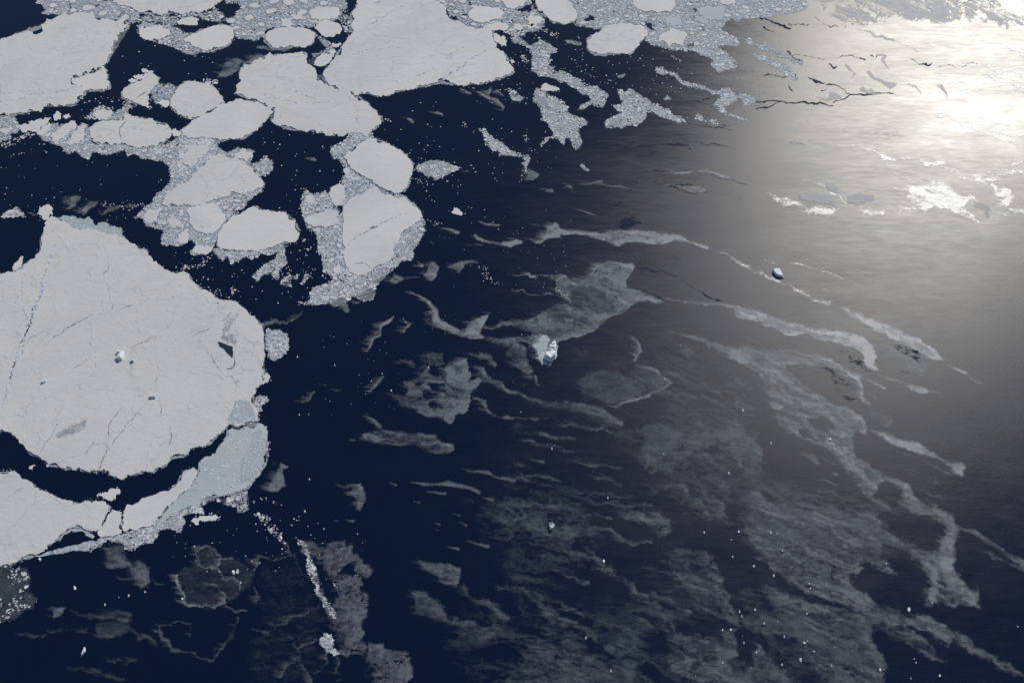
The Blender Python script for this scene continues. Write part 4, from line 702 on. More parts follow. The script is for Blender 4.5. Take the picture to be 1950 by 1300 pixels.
slick('dark threads of calm water in the upper glare', ['A2 1200,1040,6 1330,1050,14 1370,1100,10 1400,1140,4', 'A2 1370,1030,6 1500,1045,8 1600,1065,8 1690,1080,4', 'A2 1050,1110,4 1200,1120,5', 'A2 800,1055,4 960,1080,8 1080,1065,5', 'A2 1330,895,6 1450,910,8 1560,925,12 1660,945,4', 'A2 1560,910,5 1740,915,6', 'A2 1040,740,4 1250,740,6 1400,735,5 1540,715,5', 'A2 1820,785,6 1912,785,12', 'A2 1830,725,5 1912,735,6'], 'calm', 1.8, 4, .95, .2, .2)
slick('sharp dark seam dividing the glare', ['A3 -40,735,12 80,735,12 150,745,10 220,757,14 300,738,14 400,745,20 520,765,10', 'A3 -40,790,20 40,785,14 90,768,10 150,745,8', 'A3 520,735,8 600,722,8 660,692,10 760,690,14 900,680,8 1080,705,3'], 'calm', 1.8, 3, 1.2, .1, .1)
slick('broken dark seams in the upper part of the glare', ['A3 180,375,20 230,405,14 290,440,20 300,460,6', 'A3 250,395,4 400,428,7 520,430,5', 'A3 520,418,4 650,415,7 750,430,10', 'A3 780,405,4 870,412,5', 'A3 1080,420,6 1150,450,8 1230,465,10', 'A3 1280,475,6 1450,478,6 1580,465,8', 'A3 350,570,14 400,590,34 450,600,14 560,635,10 640,685,5', 'A3 480,470,12 510,495,20 550,490,14', 'A3 390,140,4 460,175,5 570,200,6', 'A3 20,200,14 110,230,8', 'A3 0,130,20 120,170,16 220,220,20', 'A3 200,180,8 350,195,10', 'A3 0,540,8 190,565,8', 'A3 430,655,12 465,658,8', 'A3 245,540,14 250,580,10', 'A3 190,630,10 225,660,8'], 'calm', 1.6, 4, 1.1, .1, .3)
slick('matte grey blots lying in the bright glare', ['A3 765,515 800,510 850,570 900,600 980,610 1000,628 930,640 850,600 790,550', 'A3 700,630 740,625 860,680 820,690 730,660', 'A3 500,660 540,665 600,710 560,725 510,742 440,722 380,695 490,710', 'A3 610,470,16 640,490,24 675,540,14 655,570,8', 'A3 870,410,20 905,410,14 885,440,20 930,500,8', 'A3 690,205,10 780,230,16 860,262,18 930,285,26 1000,310,6 1130,370,8', 'A3 1060,605,8 1120,625,16 1165,680,14', 'A3 1290,620,20 1330,650,30 1350,690,10', 'A3 940,440,20 980,430,20 1030,435,12', 'A3 210,1030,10 270,1040,28 310,1055,10', 'A3 1440,610,14 1500,640,10'], 'matte', 3.5, 4, .85, .2, .5)
slick('grey speckled ice field hanging into the glare from the top right', ['A3 330,0 450,30 550,100 590,150 650,180 780,185 870,125 940,125 1050,145 1200,145 1350,155 1470,145 1560,120 1700,150 1830,190 1960,220 1960,100 1780,60 1740,0 1740,-300 300,-300'], 'matte', 12, 15, 1.0, .7, .9, holes=['A3 760,50 840,60 870,100 800,110 770,80', 'A3 430,40 490,45 480,60', 'A3 1420,80 1480,90 1490,120 1440,110'], name='ice_field')
brash('white crumbs sprinkled over the grey ice field in the glare', 'A3 560,60 800,-20 880,-60 1200,-200 1740,-200 1740,0 1780,60 1830,190 1700,150 1560,120 1470,140 1350,150 1200,140 1050,140 940,120 870,120 780,180 650,170', 3.6, .45, 0, zone=4, seed=60, slush=None, clump=.5)
slick('sparkling crinkled patch at the left of the lower glare', ['B3 30,160 130,200 270,260 400,290 560,300 520,355 400,350 270,310 100,240', 'B3 640,330 760,310 900,300 900,355 760,350'], 'glitter', 6, 6, 1.6, .3, .3)
slick('matte smooth patch above the sparkling one', ['B3 280,170 420,180 500,210 560,270 400,250 260,230', 'B3 440,110 520,110 590,170 570,195 500,160', 'B3 620,200 700,180 820,190 820,240 700,280 620,260'], 'matte', 4, 4, .7, .2, .1)
slick('brightest crinkled patch in the right of the glare', ['B3 1090,115 1300,100 1430,150 1440,190 1540,200 1600,240 1500,260 1450,290 1650,400 1550,380 1400,330 1280,290 1180,320 1050,310 900,305 1080,260 1060,190 900,140 1030,150', 'B3 1450,60,10 1600,100,30 1700,90,20 1800,30,20', 'B3 1700,150,60 1800,200,90 1750,270,60'], 'glitter', 7, 9, 1.6, .3, .15)
slick('short sparkling dashes above the crinkled patches', ['A3 560,1062,6 750,1075,14 880,1140,40 960,1170,30 980,1145,10 1150,1165,16 1220,1185,40 1330,1195,30', 'A3 400,970,4 540,972,6', 'B3 970,30,8 1080,75,10', 'B3 260,85,6 420,110,12 480,160,16 560,200,20 620,270,16'], 'glitter', 4, 5, 1.5, .3, .2)
slick('long broken sparkling bands in the upper right glare', ['A3 1380,262,8 1520,265,14 1650,305,18 1780,320,20 1912,420,24', 'A3 1210,330,6 1290,310,24 1330,300,8', 'A3 1430,360,8 1490,335,18', 'A3 1290,440,8 1450,470,12 1600,462,16 1730,515,20 1912,545,24', 'A3 1650,540,20 1800,600,30 1930,680,30'], 'glitter', 4, 7, 1.6, .25, .1)
slick('tattered sparkling bands along the right edge of the glare', ['A3 1640,1245,10 1780,1230,24 1912,1180,40', 'B3 1330,0,8 1470,60,20 1600,90,30 1700,80,30 1780,40,24 1912,20,30', 'B3 1660,330,8 1700,345,14 1830,350,10', 'B3 1800,300,20 1912,320,30', 'B3 910,300,8 1050,312,12 1160,300,8', 'A3 950,1255,10 1060,1290,12', 'A3 1300,830,20 1400,860,30 1500,900,20'], 'glitter', 4, 8, 1.6, .25, .1)
slick('dull grey streaks drawn through the glare', ['A3 330,890,20 400,915,14', 'A3 1080,875,8 1110,890,8', 'A3 600,940,20 780,960,30 1000,990,16', 'A3 1320,910,6 1380,922,8', 'A3 870,1190,10 990,1250,20 1100,1280,10', 'B3 1560,260,50 1640,300,60 1660,350,40'], 'matte', 6, 7, .55, .5, .2)
slick('straight thin sparkling line ending in a small loop', ['B3 170,680,6 350,720,8 560,790,10 700,845,14 740,845,8', 'B3 400,870,3 500,905,4', 'B3 0,680,8 100,685,8'], 'glitter', 2, 2, 1.1, .1, .2)
slick('painted sparkle at the core of the glare', ['A3 1300,820,20 1450,850,60 1650,900,160 1800,980,120 1912,1060,90', 'A3 1450,640,80 1600,680,100 1700,800,130', 'A3 1650,560,40 1780,590,50 1912,660,60'], 'glitter', 8, 12, .9, .5, .1)  # glint at the glare core, painted as a pale film
slick('curved pale strand sweeping from the door-shaped patch to a faint fan', ['C2 0,385,10 90,405,34 180,455,24 300,495,46 450,500,60 600,530,70 720,570,80 850,630,40', 'C2 0,595,16 120,595,20 250,602,24'], 'grease', 5, 3, .85, .35, 0)
slick('paired dull cells of thin ice ringed by crumbs right of the iceberg', ['C2 530,330 600,270 700,245 820,250 900,290 980,340 1050,400 950,450 800,500 720,490 650,440 560,410', 'C2 910,270 960,235 1050,225 1140,290 1190,340 1150,380 1080,400 1000,350'], 'faint', 5, 4, .72, .05, .1)
slick('crumbly pale ring around the dull cells', ['C2 940,10,30 990,60,24 1005,110,20 950,160,24 940,205,16 1040,222,26 1120,260,26 1180,310,26 1205,345,24 1160,385,26 1050,430,20 930,470,24 790,510,16', 'C2 910,300,6 1000,365,10 1050,400,10'], 'greasebright', 2.5, 4, .75, .1, .7)
slick('soft grey shield-shaped film with a rough right margin', ['C2 1020,680 1100,640 1200,640 1300,660 1330,720 1290,800 1200,890 1100,950 1020,960 990,850'], 'faint', 12, 6, 1.0, .15, .1)
slick('rough vertical film bordering the grey shield', ['C2 1400,580 1450,560 1460,640 1450,780 1380,880 1300,900 1180,950 1080,1000 1060,970 1180,890 1290,810 1330,720 1370,650'], 'greasemid', 5, 8, .55, .4, .3)
slick('drooping hooked film above the crumbs at lower centre', ['C1 600,1080,6 680,1105,24 760,1090,20 800,1080,10', 'C1 760,1085 800,1078 825,1140 820,1220 790,1280 765,1250 760,1190 720,1140'], 'grease', 3, 4, 1.0, .3, .1)
slick('small three-lobed film near the tip of the turquoise slab', ['C1 95,1105 150,1020 180,990 200,920 270,940 230,975 240,1080 190,1130 150,1130'], 'grease', 2.5, 4, 1.1, .1, .2)
slick('blocky film like a flag in the lower centre', ['D1 1180,390 1300,420 1440,440 1520,460 1520,520 1500,600 1400,590 1300,500'], 'grease', 3.5, 3, .9, .35, 0)
slick('soft forked film beneath the flag-like one', ['D1 1140,620 1250,620 1330,690 1400,760 1450,830 1610,850 1610,900 1500,890 1350,850 1200,800', 'D1 1530,600,20 1600,680,30 1700,720,50 1780,770,60 1850,840,50'], 'faint', 7, 6, 1.2, .4, 0)
slick('grey speckled drift with dark holes descending to the bottom edge', ['D1 380,290 420,260 480,310 560,295 650,260 720,290 740,340 780,400 850,450 895,455 890,520 810,540 810,620 830,680 820,820 810,960 760,1000 960,1000 970,1050 1100,1070 1150,1110 1170,1180 1150,1250 1100,1330 900,1330 860,1180 840,1080 740,1100 640,1100 600,1080 660,1010 600,900 590,720 620,640 640,560 560,540 500,440 380,330'], 'drift', 5, 8, .8, .05, .9,
 holes=['D1 470,345 530,370 510,400 450,395', 'D1 660,460 720,400 770,430 750,510 650,520 630,490', 'D1 480,500 550,510 570,570 520,620 480,580', 'D1 690,600 730,590 740,650 700,670', 'D1 690,1080 740,1050 840,1060 820,1080'])
slick('cluster of thin ice cells with pale seams at the lower left', ['D0 1280,520 1340,460 1430,430 1430,340 1500,290 1560,320 1600,380 1720,400 1800,440 1850,520 1840,600 1760,640 1690,700 1620,740 1500,750 1350,740 1300,620'], 'faint', 7, 7, .36, 0, .2)
slick('pale crumbly seams between the thin ice cells', ['D0 1430,430,8 1430,350,10 1500,290,14 1560,320,14 1600,390,12 1590,470,14 1500,460,8 1430,430,8', 'D0 1280,520,20 1310,600,24 1350,720,20 1450,740,14 1560,740,14 1640,700,12 1640,650,10 1590,590,10 1440,580,8', 'D0 1600,400,8 1720,400,8', 'D0 1590,470,14 1650,560,8 1700,530,14 1750,560,16 1740,630,12', 'D0 1640,730,14 1700,800,10 1800,770,8'], 'greasebright', 3, 5, .95, 0, .45)
slick('grey rounded smear under the corner of the white block', ['D0 760,340 800,290 880,290 930,370 950,440 860,470 820,480 770,440', 'D0 950,450 1020,405 1100,500 1090,560 1020,615 980,550'], 'grease', 6, 7, .7, .2, .4)
slick('large faint cell with a crumbly left rim near the bottom', ['D0 1140,890,30 1180,970,34 1250,1050,24 1400,1090,20 1530,1140,14 1620,1060,10 1700,950,10 1730,830,8', 'D0 1140,880,20 1250,870,8 1380,865,10 1400,940,8 1380,970,6'], 'grease', 4, 7, .7, 0, .45)
slick('faint streaky cloud of film in the dark lower left', ['D0 500,790,16 720,810,40 850,800,60 950,790,40', 'D0 680,860 800,850 950,800 950,880 920,950 790,1000 700,950', 'D0 150,950,10 250,965,24 420,905,20 640,905,24', 'D0 940,910,24 1040,960,50 1140,1030,20', 'D0 500,1190,20 700,1225,30 900,1275,24', 'D0 800,1140,20 1000,1140,20'], 'faint', 6, 7, .95, .5, .1)
slick('small crumbly square of film in the dark lower left', ['D0 380,780 430,750 480,750 450,810 380,820'], 'grease', 2.5, 3, .8, 0, .5)
slick('web of faint seams between dark cells left of the grey drift', ['D1 0,500,10 30,420,30 60,370,10', 'D1 60,400,14 150,400,20 260,370,14 330,350,10', 'D1 180,190,8 240,310,24 300,370,14 330,440,12 420,560,8', 'D1 210,860,10 300,820,14 400,800,16 450,750,10 500,730,6', 'D1 20,600,16 40,700,10', 'D1 0,920,10 80,920,8 150,980,6', 'D1 130,870,8 270,970,12 340,1040,16 480,1000,16', 'D1 340,1040,16 340,1100,16 260,1160,20 200,1240,16', 'D1 340,1110,12 400,1230,16 440,1290,16', 'D1 540,1080,16 520,1160,14 470,1240,8', 'D1 640,1100,14 600,1200,20 620,1280,10'], 'grease', 3.5, 7, .75, .2, .35)
slick('mottled film tongue with pale rounded tip at the lower centre right', ['D2 850,40 1000,50 1140,50 1215,140 1190,220 1140,235 1060,180 960,140 900,120'], 'greasemid', 6, 7, .9, .3, .25)
slick('swirled grey film curling around bergy bits left of the massive film', ['D2 1450,0 1600,30 1660,120 1700,160 1640,170 1560,130 1480,140 1450,80', 'C2 1380,1000 1500,1020 1580,1040 1640,1140 1640,1200 1600,1260 1520,1250 1450,1180', 'C2 1600,600 1700,620 1780,700 1850,780 1870,880 1830,1000 1790,1010 1700,940 1620,880 1600,760'], 'greasemid', 6, 9, .85, .4, .4)
slick('broad smoky film with an arched right rim in the lower middle', ['D2 1100,300 1300,320 1480,370 1560,480 1590,600 1640,740 1710,850 1690,900 1640,880 1560,780 1400,700 1250,560 1150,430'], 'greasemid', 9, 9, .7, .5, .4)
slick('pale arched rim of the broad smoky film', ['D2 1480,370,20 1560,480,26 1585,600,30 1640,740,50 1690,860,40 1660,960,40 1670,1080,50 1600,1130,40'], 'greasebright', 7, 6, .5, .4, .2)
slick('curdled film with faint circles at the bottom right of centre', ['D2 1200,980 1350,930 1550,960 1650,900 1680,1000 1670,1100 1620,1130 1700,1220 1850,1300 1700,1400 1200,1400 1220,1250 1180,1150'], 'greasemid', 8, 8, .9, .35, .2, holes=['D2 1360,1150 1400,1120 1440,1150 1400,1200 1340,1210', 'D2 1540,960 1600,950 1600,1000 1560,1010'])
slick('long smoky strand drifting across the lower centre', ['D2 40,230,16 200,250,40 400,310,50 600,380,46 780,470,36 850,540,30 930,600,40 970,660,46 1100,720,60 1200,850,46 1280,950,20'], 'grease', 8, 7, .7, .55, .2)
slick('second smoky strand below the long one', ['D2 -60,580,30 120,610,50 230,660,60 300,750,70 420,860,60 600,900,50 700,1000,40 800,1080,16', 'D2 60,470,20 160,490,16'], 'grease', 9, 8, .65, .55, .2)
slick('grainy dark film at the bottom edge of the lower centre', ['D2 100,1150 250,980 400,1020 560,1080 700,1150 900,1180 960,1230 900,1400 0,1400'], 'greasemid', 12, 9, .7, .4, .3)
slick('torn grey tongue beside the small square bergy bit', ['D2 560,300,14 640,350,30 720,440,40 800,500,26 850,560,14', 'D2 880,560,16 940,640,36'], 'grease', 5, 5, .75, .45, .1)
slick('grey tongues left of the mottled film tip', ['D2 260,10,20 400,20,24 480,40,10', 'D2 460,120,10 520,95,26', 'D2 660,60,20 770,100,36', 'D2 640,170,14 760,190,26 870,260,34 940,280,24 1050,270,20', 'D2 380,480,14 520,530,30 600,570,24'], 'grease', 5, 6, .7, .45, .1)
slick('grey tongues hanging in the dark middle left of the grey shield', ['C2 390,635,14 500,640,26 640,670,30 800,690,14', 'C2 270,700,26 300,712,30 400,740,20 520,740,14', 'C2 110,745,5 200,755,24 260,795,20 400,810,24 500,850,16', 'C2 80,915,6 130,935,20', 'C2 235,905,26 290,925,20', 'C2 0,1035,26 80,1035,36 180,1050,20', 'C2 160,1015,20 300,1020,30 420,1060,20', 'C2 170,1190,10 280,1235,26 400,1250,20'], 'grease', 4.5, 5, .75, .4, .05)
slick('flowing pale bands combed across the veiled water beyond the grey shield', ['C2 1130,400,14 1240,440,26 1330,430,34 1480,450,26 1600,520,20', 'C2 1300,70,24 1345,110,20 1330,180,12', 'C2 1360,345,6 1450,370,26 1570,410,20', 'C2 1630,425,8 1740,430,16', 'C2 1390,600,16 1440,640,24 1440,760,26 1400,860,20', 'C2 1620,560,10 1640,700,24 1680,850,40 1750,980,36 1850,1000,34 1872,880,24 1860,790,12', 'C2 1080,700,10 1050,820,24 1040,960,16'], 'greasebright', 7, 8, .5, .35, .05)
slick('flowing pale bands curling through the massive speckled film', ['D3 -40,60,40 150,85,46 300,70,40 500,75,50 700,130,50 860,190,40 1000,265,30 1150,325,30', 'D3 50,430,30 200,540,50 350,640,44 600,700,44 800,790,40 1000,840,40', 'D3 620,540,30 680,640,44 740,700,30', 'D3 100,200,30 260,260,40 400,380,40 520,420,24', 'D3 560,760,24 700,830,34 780,900,44 770,980,40 830,1080,44 890,1200,30'], 'greasebright', 8, 9, .5, .3, .05)
slick('feathery wind-drawn streaks left of the massive speckled film', ['D2 560,-30,10 800,0,30 1000,20,24', 'D2 1050,80,10 1180,120,34 1190,200,24', 'D2 1180,340,10 1350,350,26 1480,400,20', 'D2 1000,450,8 1250,520,30 1400,600,24', 'D2 1050,640,8 1200,700,30 1350,800,30', 'D2 1150,880,10 1260,960,30', 'D2 300,690,8 460,740,26 560,800,14', 'D2 820,120,8 980,160,20', 'D2 560,440,10 700,470,26 830,530,14', 'D2 860,760,10 1000,820,30 1100,900,20', 'D2 620,960,10 800,1010,30 900,1080,16'], 'grease', 7, 8, .7, .45, .05, tail=40)
slick('feathery wind-drawn streaks across the dark middle below the grey shield', ['C2 500,900,8 640,930,24 720,940,12', 'C2 700,930,8 860,960,20', 'C2 620,1010,10 760,1040,26 850,1080,14', 'C2 900,1060,10 1060,1080,24 1150,1120,14', 'C2 850,1190,10 960,1210,30 1090,1240,20', 'C2 480,1120,10 640,1150,26 830,1160,30 970,1200,20', 'C2 540,880,6 600,890,14', 'C2 1150,950,10 1300,880,20 1360,820,14', 'C2 1180,1100,20 1280,1080,40 1340,1160,40 1300,1210,20'], 'grease', 6, 7, .7, .45, .05, tail=40)
slick('dim sheet of very thin ice veined with finger rafts at the bottom left of centre', ['D1 30,430 150,420 280,370 350,440 440,600 520,800 480,1000 560,1120 480,1250 300,1330 0,1330 -60,1150 0,950 60,760 40,560'], 'faint', 26, 18, .15, .2, .1)
slick('fringe of slush trailing under the corner of the white block', ['D0 700,280,20 800,330,40 870,420,50 960,450,40 1040,560,30 1120,560,16 1200,590,10', 'D0 860,520,8 960,540,20 1060,600,16'], 'grease', 5, 7, .7, .2, .4)
# pancake-like wisps near the turquoise spill
slick('grey wisps north of the gigantic floe tip', ['B0 490,220 590,195 580,240 530,290 470,310 510,270', 'B0 610,290 640,250 715,240 700,270 650,310 610,340 580,320', 'B0 750,310 800,280 880,265 890,290 810,310 745,345', 'B0 200,330,8 270,345,14', 'B0 890,285,10 1000,275,16'], 'greasebright', 2.5, 4, .8, .1, .4)
slick('smoky film with white lumps in the dark gap left of the broad floe', ['A0 1600,500 1640,450 1720,430 1780,440 1750,500 1700,530 1640,570 1580,580', 'A0 1790,450,20 1850,420,30 1912,410,26'], 'grease', 2.5, 5, 1.2, 0, .3)
slick('grey films along the top of the pointed oval and channel', ['A1 40,340,20 150,360,30 240,365,20 300,350,10', 'A1 450,430,14 450,470,14', 'A1 500,550,20 540,600,24'], 'greasebright', 2.5, 4, .8, 0, .4)
slick('small drifting films in open water below the largest floe', ['A1 1520,645,10 1570,670,20 1600,690,6', 'A1 1640,670,8 1700,700,20 1780,730,20 1840,790,16 1830,805,8', 'A1 1780,660,20 1830,700,10', 'A1 1140,870,20 1170,890,30', 'A1 1340,815,16 1390,845,14', 'A1 1100,920,4 1120,938,6', 'A1 1530,1240,6 1575,1252,6', 'A1 445,1150,10 450,1175,14', 'A1 1740,640,20 1720,680,20'], 'greasebright', 2, 3, .85, 0, .4)
slick('grey floes of film beside the bent brash tongue', ['A2 440,290 500,290 570,320 540,340 470,320', 'A2 835,555,24 870,555,30', 'A2 480,390,14 500,380,20', 'A2 50,290 120,275 140,300 80,315', 'A2 210,330 260,300 340,340 300,375 220,365', 'A2 340,490,20 360,500,20', 'A2 210,740 240,700 300,720 330,780 280,790', 'A2 1160,715 1190,695 1225,725 1180,730', 'A2 500,1000 560,1010 560,1060 530,1085', 'A2 560,1210,30 620,1240,20'], 'nilas', 2, 3, .75, 0, .3)
slick('slip of grey film at the foot of the upright drift', ['A2 165,1240 190,1225 250,1265 210,1300 180,1270', 'B2 160,60 200,20 255,50 220,90 160,100'], 'grease', 2.5, 4, 1, 0, .3)
slick('frayed white threads left of the large film', ['B2 60,780,6 180,770,14 220,790,14 260,785,6', 'B2 300,785,8 350,775,6', 'B2 70,890,4 140,885,16 170,920,8 250,935,6 330,915,14 360,915,8', 'B2 200,415,4 250,420,6'], 'greasebright', 2, 4, .9, 0, .6)
slick('tail of grey lobes trailing under the brash ring', ['B1 560,980 640,940 700,960 690,1000 705,1050 670,1055 640,1010 590,1010', 'B1 740,930 800,900 870,860 900,880 900,920 860,970 800,960', 'B1 740,990,14 770,970,14', 'B1 900,830,20 960,790,24'], 'grease', 2.5, 4, 1.2, 0, .3)
slick('short grey thread off the right rim of the gigantic floe', ['B1 90,1180,10 100,1140,30 170,1110,26 240,1135,14 300,1105,14 370,1050,6', 'C1 370,490,6 400,460,16 430,430,20 460,400,10', 'C1 710,740,10 745,748,8', 'C1 620,385,4 655,395,4', 'C1 520,345,4 535,352,5'], 'grease', 2.5, 4, .9, 0, .4)
RL = ['longest comet-shaped streak, trailing right below the door-shaped patch', 'winding streak with a drop-shaped head left of the longest comet streak', 'slim streak with blunt right end under the winding one', 'tiny fan-shaped streak left of the winding streak', 'short wedge streak right of the winding streak head',
 'tiny wedge streak at the right under the winding streak', 'smallest dash of film under the slim streak', 'small wedge streak beneath the drooping hooked film', 'tiny tick of film left of that small wedge streak', 'small fan streak in the upper part of the empty dark water', 'thin dash streak above the fan streaks in the empty dark water',
 'dim drop-shaped streak right of the small fan streak', 'bold short streak with square right end above the flag-like film', 'long tapered streak right of the bold short streak', 'faint tick under the small fan streak']
RAYS = [(30, 'C1', '1530,960,6 1620,985,20 1715,990,30 1760,1020,14 1850,1040,26 1912,1050,30'), (31, 'C1', '1150,1060,6 1240,1075,26 1340,1075,14 1430,1070,40 1530,1095,30 1600,1110,30 1655,1135,30'), (32, 'C1', '1270,1130,6 1340,1135,16 1405,1145,22'),
 (33, 'C1', '1000,1065,5 1050,1080,20'), (34, 'C1', '1670,1175,6 1745,1190,26'), (35, 'C1', '1550,1190,4 1610,1205,16'), (36, 'C1', '1180,1205,4 1220,1212,10'), (37, 'D1', '680,110,6 740,125,24'), (38, 'D1', '590,110,5 620,118,12'),
 (39, 'D1', '1310,130,4 1365,145,16'), (40, 'D1', '1460,70,3 1515,80,12'), (41, 'D1', '1510,130,4 1560,155,20'), (42, 'D1', '1420,310,5 1500,325,28'), (43, 'D1', '1560,260,5 1650,290,16 1720,305,30'), (44, 'D1', '1330,182,4 1360,188,8')]
for i, (a, t, q) in enumerate(RAYS):
    sheet('film_streak', RL[i], [t+' '+q], 'grease', 'ice streak', 'comet-shaped film streaks', None, 1.6, 3, 1.5, .75, .15, 0, a)
# uncountable haze of film over the lower right
def swirls(X, Y, q, s):
    pp = psi(X, Y); a1 = fbm(X/60, pp/40, 4, q)-.5; a2 = fbm(X/60, pp/40, 4, q+5)-.5
    f = 1-np.abs(2*fbm(X/52+a2*3.6, pp/15+a1*3.6, 5, q+9)-1); b = fbm(X/70+a1*3, pp/16+a2*3, 5, q+13)
    return sst(f, .70, .99)*.55+sst(b, .42, .72)*.75
def veil(X, Y, D):
    return D*swirls(X, Y, 21, 1)*sst(fbm(X/150, Y/110, 3, 31), .36, .68)*.72
sheet('thin_ice_veil', 'faint streaky veil of ice crystals over the whole lower right sea', ['C2 -40,640 300,600 700,600 900,640 1000,520 1200,420 1400,400 1912,520 2000,1000 3000,1250 3400,1700 3500,2600 -100,2600 -400,2250 -200,1700 -150,1200'], 'faint', 'ice film', None, 'stuff', 2.2, 60, 10, 1.0, 0, 0, 5, extra=veil, holes=['C3 -40,700 120,690 300,770 500,870 620,1060 680,1180 500,1110 250,1080 100,1060 0,960', 'C3 660,740 760,740 1000,860 1200,960 1300,1300 1120,1240 1050,1080 900,1000 780,900 700,860', 'C3 1000,200 2000,200 2600,1500 2300,3000 1912,2600 1700,2000 1460,1250 1530,1000 1250,800 900,600 850,400', 'D3 680,530 760,540 960,600 1180,640 1220,740 1500,800 1600,780 2200,1300 1900,1200 1500,930 1300,820 1100,810 880,730 700,620', 'D3 820,60 960,60 1290,180 1320,300 1180,320 960,200', 'D3 800,900 950,960 1200,1130 1500,1250 1900,1500 950,1500 880,1150 800,1020', 'D3 0,440 80,440 220,560 330,670 200,650 100,560', 'D3 130,720 350,780 380,860 200,850', 'D2 1490,130 1640,180 1750,300 1912,420 1912,560 1700,530 1560,480 1500,370 1560,300', 'D2 1450,0 1300,-150 1550,-120 1720,80 1640,170', 'C2 550,860 750,860 900,1060 1000,1180 800,1120 620,1080', 'D2 900,300 1080,290 1100,420 980,430 920,370', 'D2 700,340 900,420 950,640 880,700 740,640 860,560', 'D2 1680,880 1780,920 1912,1000 1912,1200 1760,1180 1650,1100'])
def veil2(X, Y, D):
    return D*swirls(X, Y, 121, 1)*sst(fbm(X/100, Y/70, 3, 131), .34, .66)*.75
sheet('thin_ice_veil', 'soft grey tatters of film around the dull cells and grey shield', ['C2 500,60 900,0 1300,20 1700,200 1912,400 1912,1250 1300,1300 1200,1000 900,900 700,700 550,500'], 'faint', 'ice film', None, 'stuff', 2.0, 25, 10, .9, 0, 0, 6, extra=veil2, holes=['C3 -40,700 120,690 300,770 500,870 620,1060 680,1180 500,1110 250,1080 100,1060 0,960', 'C3 660,740 760,740 1000,860 1200,960 1300,1300 1120,1240 1050,1080 900,1000 780,900 700,860', 'C3 1000,200 2000,200 2600,1500 2300,3000 1912,2600 1700,2000 1460,1250 1530,1000 1250,800 900,600 850,400', 'D3 680,530 760,540 960,600 1180,640 1220,740 1500,800 1600,780 2200,1300 1900,1200 1500,930 1300,820 1100,810 880,730 700,620', 'D3 820,60 960,60 1290,180 1320,300 1180,320 960,200', 'D3 800,900 950,960 1200,1130 1500,1250 1900,1500 950,1500 880,1150 800,1020', 'D3 0,440 80,440 220,560 330,670 200,650 100,560', 'D3 130,720 350,780 380,860 200,850', 'D2 1490,130 1640,180 1750,300 1912,420 1912,560 1700,530 1560,480 1500,370 1560,300', 'D2 1450,0 1300,-150 1550,-120 1720,80 1640,170', 'C2 550,860 750,860 900,1060 1000,1180 800,1120 620,1080', 'D2 900,300 1080,290 1100,420 980,430 920,370', 'D2 700,340 900,420 950,640 880,700 740,640 860,560', 'D2 1680,880 1780,920 1912,1000 1912,1200 1760,1180 1650,1100'])
# ------------------------------------------------------------------ icebergs
def berg(label, tile, q, H, seed, name='iceberg', cat='iceberg', z0=0, edge=.16, n=46, group=None, steps=3):
    pts = T(tile, q); xs = [p[0] for p in pts]; ys = [p[1] for p in pts]
    X, Y = P(xs, ys); W = list(zip(X, Y)); cx, cy = X.mean(), Y.mean()
    gx_, gy_ = np.meshgrid(np.linspace(X.min(), X.max(), n), np.linspace(Y.min(), Y.max(), n))
    sz = max(X.max()-X.min(), Y.max()-Y.min())
    wx = gx_+(fbm(gx_/sz*6, gy_/sz*6, 3, seed)-.5)*sz*.12; wy = gy_+(fbm(gx_/sz*6, gy_/sz*6, 3, seed+9)-.5)*sz*.12
    sd = sdpoly(wx, wy, W)/sz
    b = fbm(gx_/sz*3.2, gy_/sz*3.2, 3, seed+2); st = np.floor(b*steps*2)/(steps*2); b = st*.75+b*.25
    cell = fbm(gx_/sz*9, gy_/sz*9, 2, seed+4)
    h = H*sst(sd, 0, edge*.45)*(.45+.95*b)+H*.12*(cell-.5)*sst(sd, 0, .1)-.5
    keep = sd > -.03; fk = keep[:-1, :-1] & keep[1:, :-1] & keep[:-1, 1:] & keep[1:, 1:]
    idx = np.arange(n*n).reshape(n, n); F = np.stack([idx[:-1, :-1][fk], idx[:-1, 1:][fk], idx[1:, 1:][fk], idx[1:, :-1][fk]], 1)
    used, inv = np.unique(F, return_inverse=True); F = inv.reshape(F.shape)
    V = np.stack([gx_.ravel()[used]-cx, gy_.ravel()[used]-cy, h.ravel()[used]], 1)
    o = link(name, mesh(name, [tuple(v) for v in V], [tuple(int(i) for i in f) for f in F]), 'berg'); o.location = (cx, cy, z0)
    return tag(o, label, cat, group)
bm = berg('tall craggy white iceberg standing in its pale slush collar at mid frame', 'C2', '345,45 362,30 380,45 382,66 398,78 388,110 386,150 370,170 345,192 322,185 300,172 285,160 290,130 305,100 325,70', 22, 3, edge=.2, n=64, steps=2)
berg('flat-topped iceberg with blue shaded side on the slim film in the right grey water', 'B3', '76,746 94,740 132,740 144,757 150,775 165,803 135,798 108,786 86,766', 13, 5, edge=.12, steps=1)
berg('iceberg block frozen into the gigantic floe with a dark blue shadow at its foot', 'C0', '855,118 880,108 905,110 905,140 895,180 870,178 845,172 850,150 865,140', 13, 7, z0=3.0)
berg('small blue-shadowed ice knob just right of the frozen-in iceberg block', 'C0', '962,175 975,168 985,178 980,192 966,192', 12, 8, z0=3.0, name='small_iceberg', n=16)
berg('low bar of ice with a thin dark shadow frozen in the gigantic floe', 'C0', '1085,446 1110,442 1138,442 1136,455 1110,456 1088,454', 9, 9, z0=3.0, name='small_iceberg', n=20)
berg('small double ice knob at the left part of the gigantic floe', 'C0', '302,340 320,325 345,320 340,332 318,348', 8, 10, z0=3.0, name='small_iceberg', n=18)
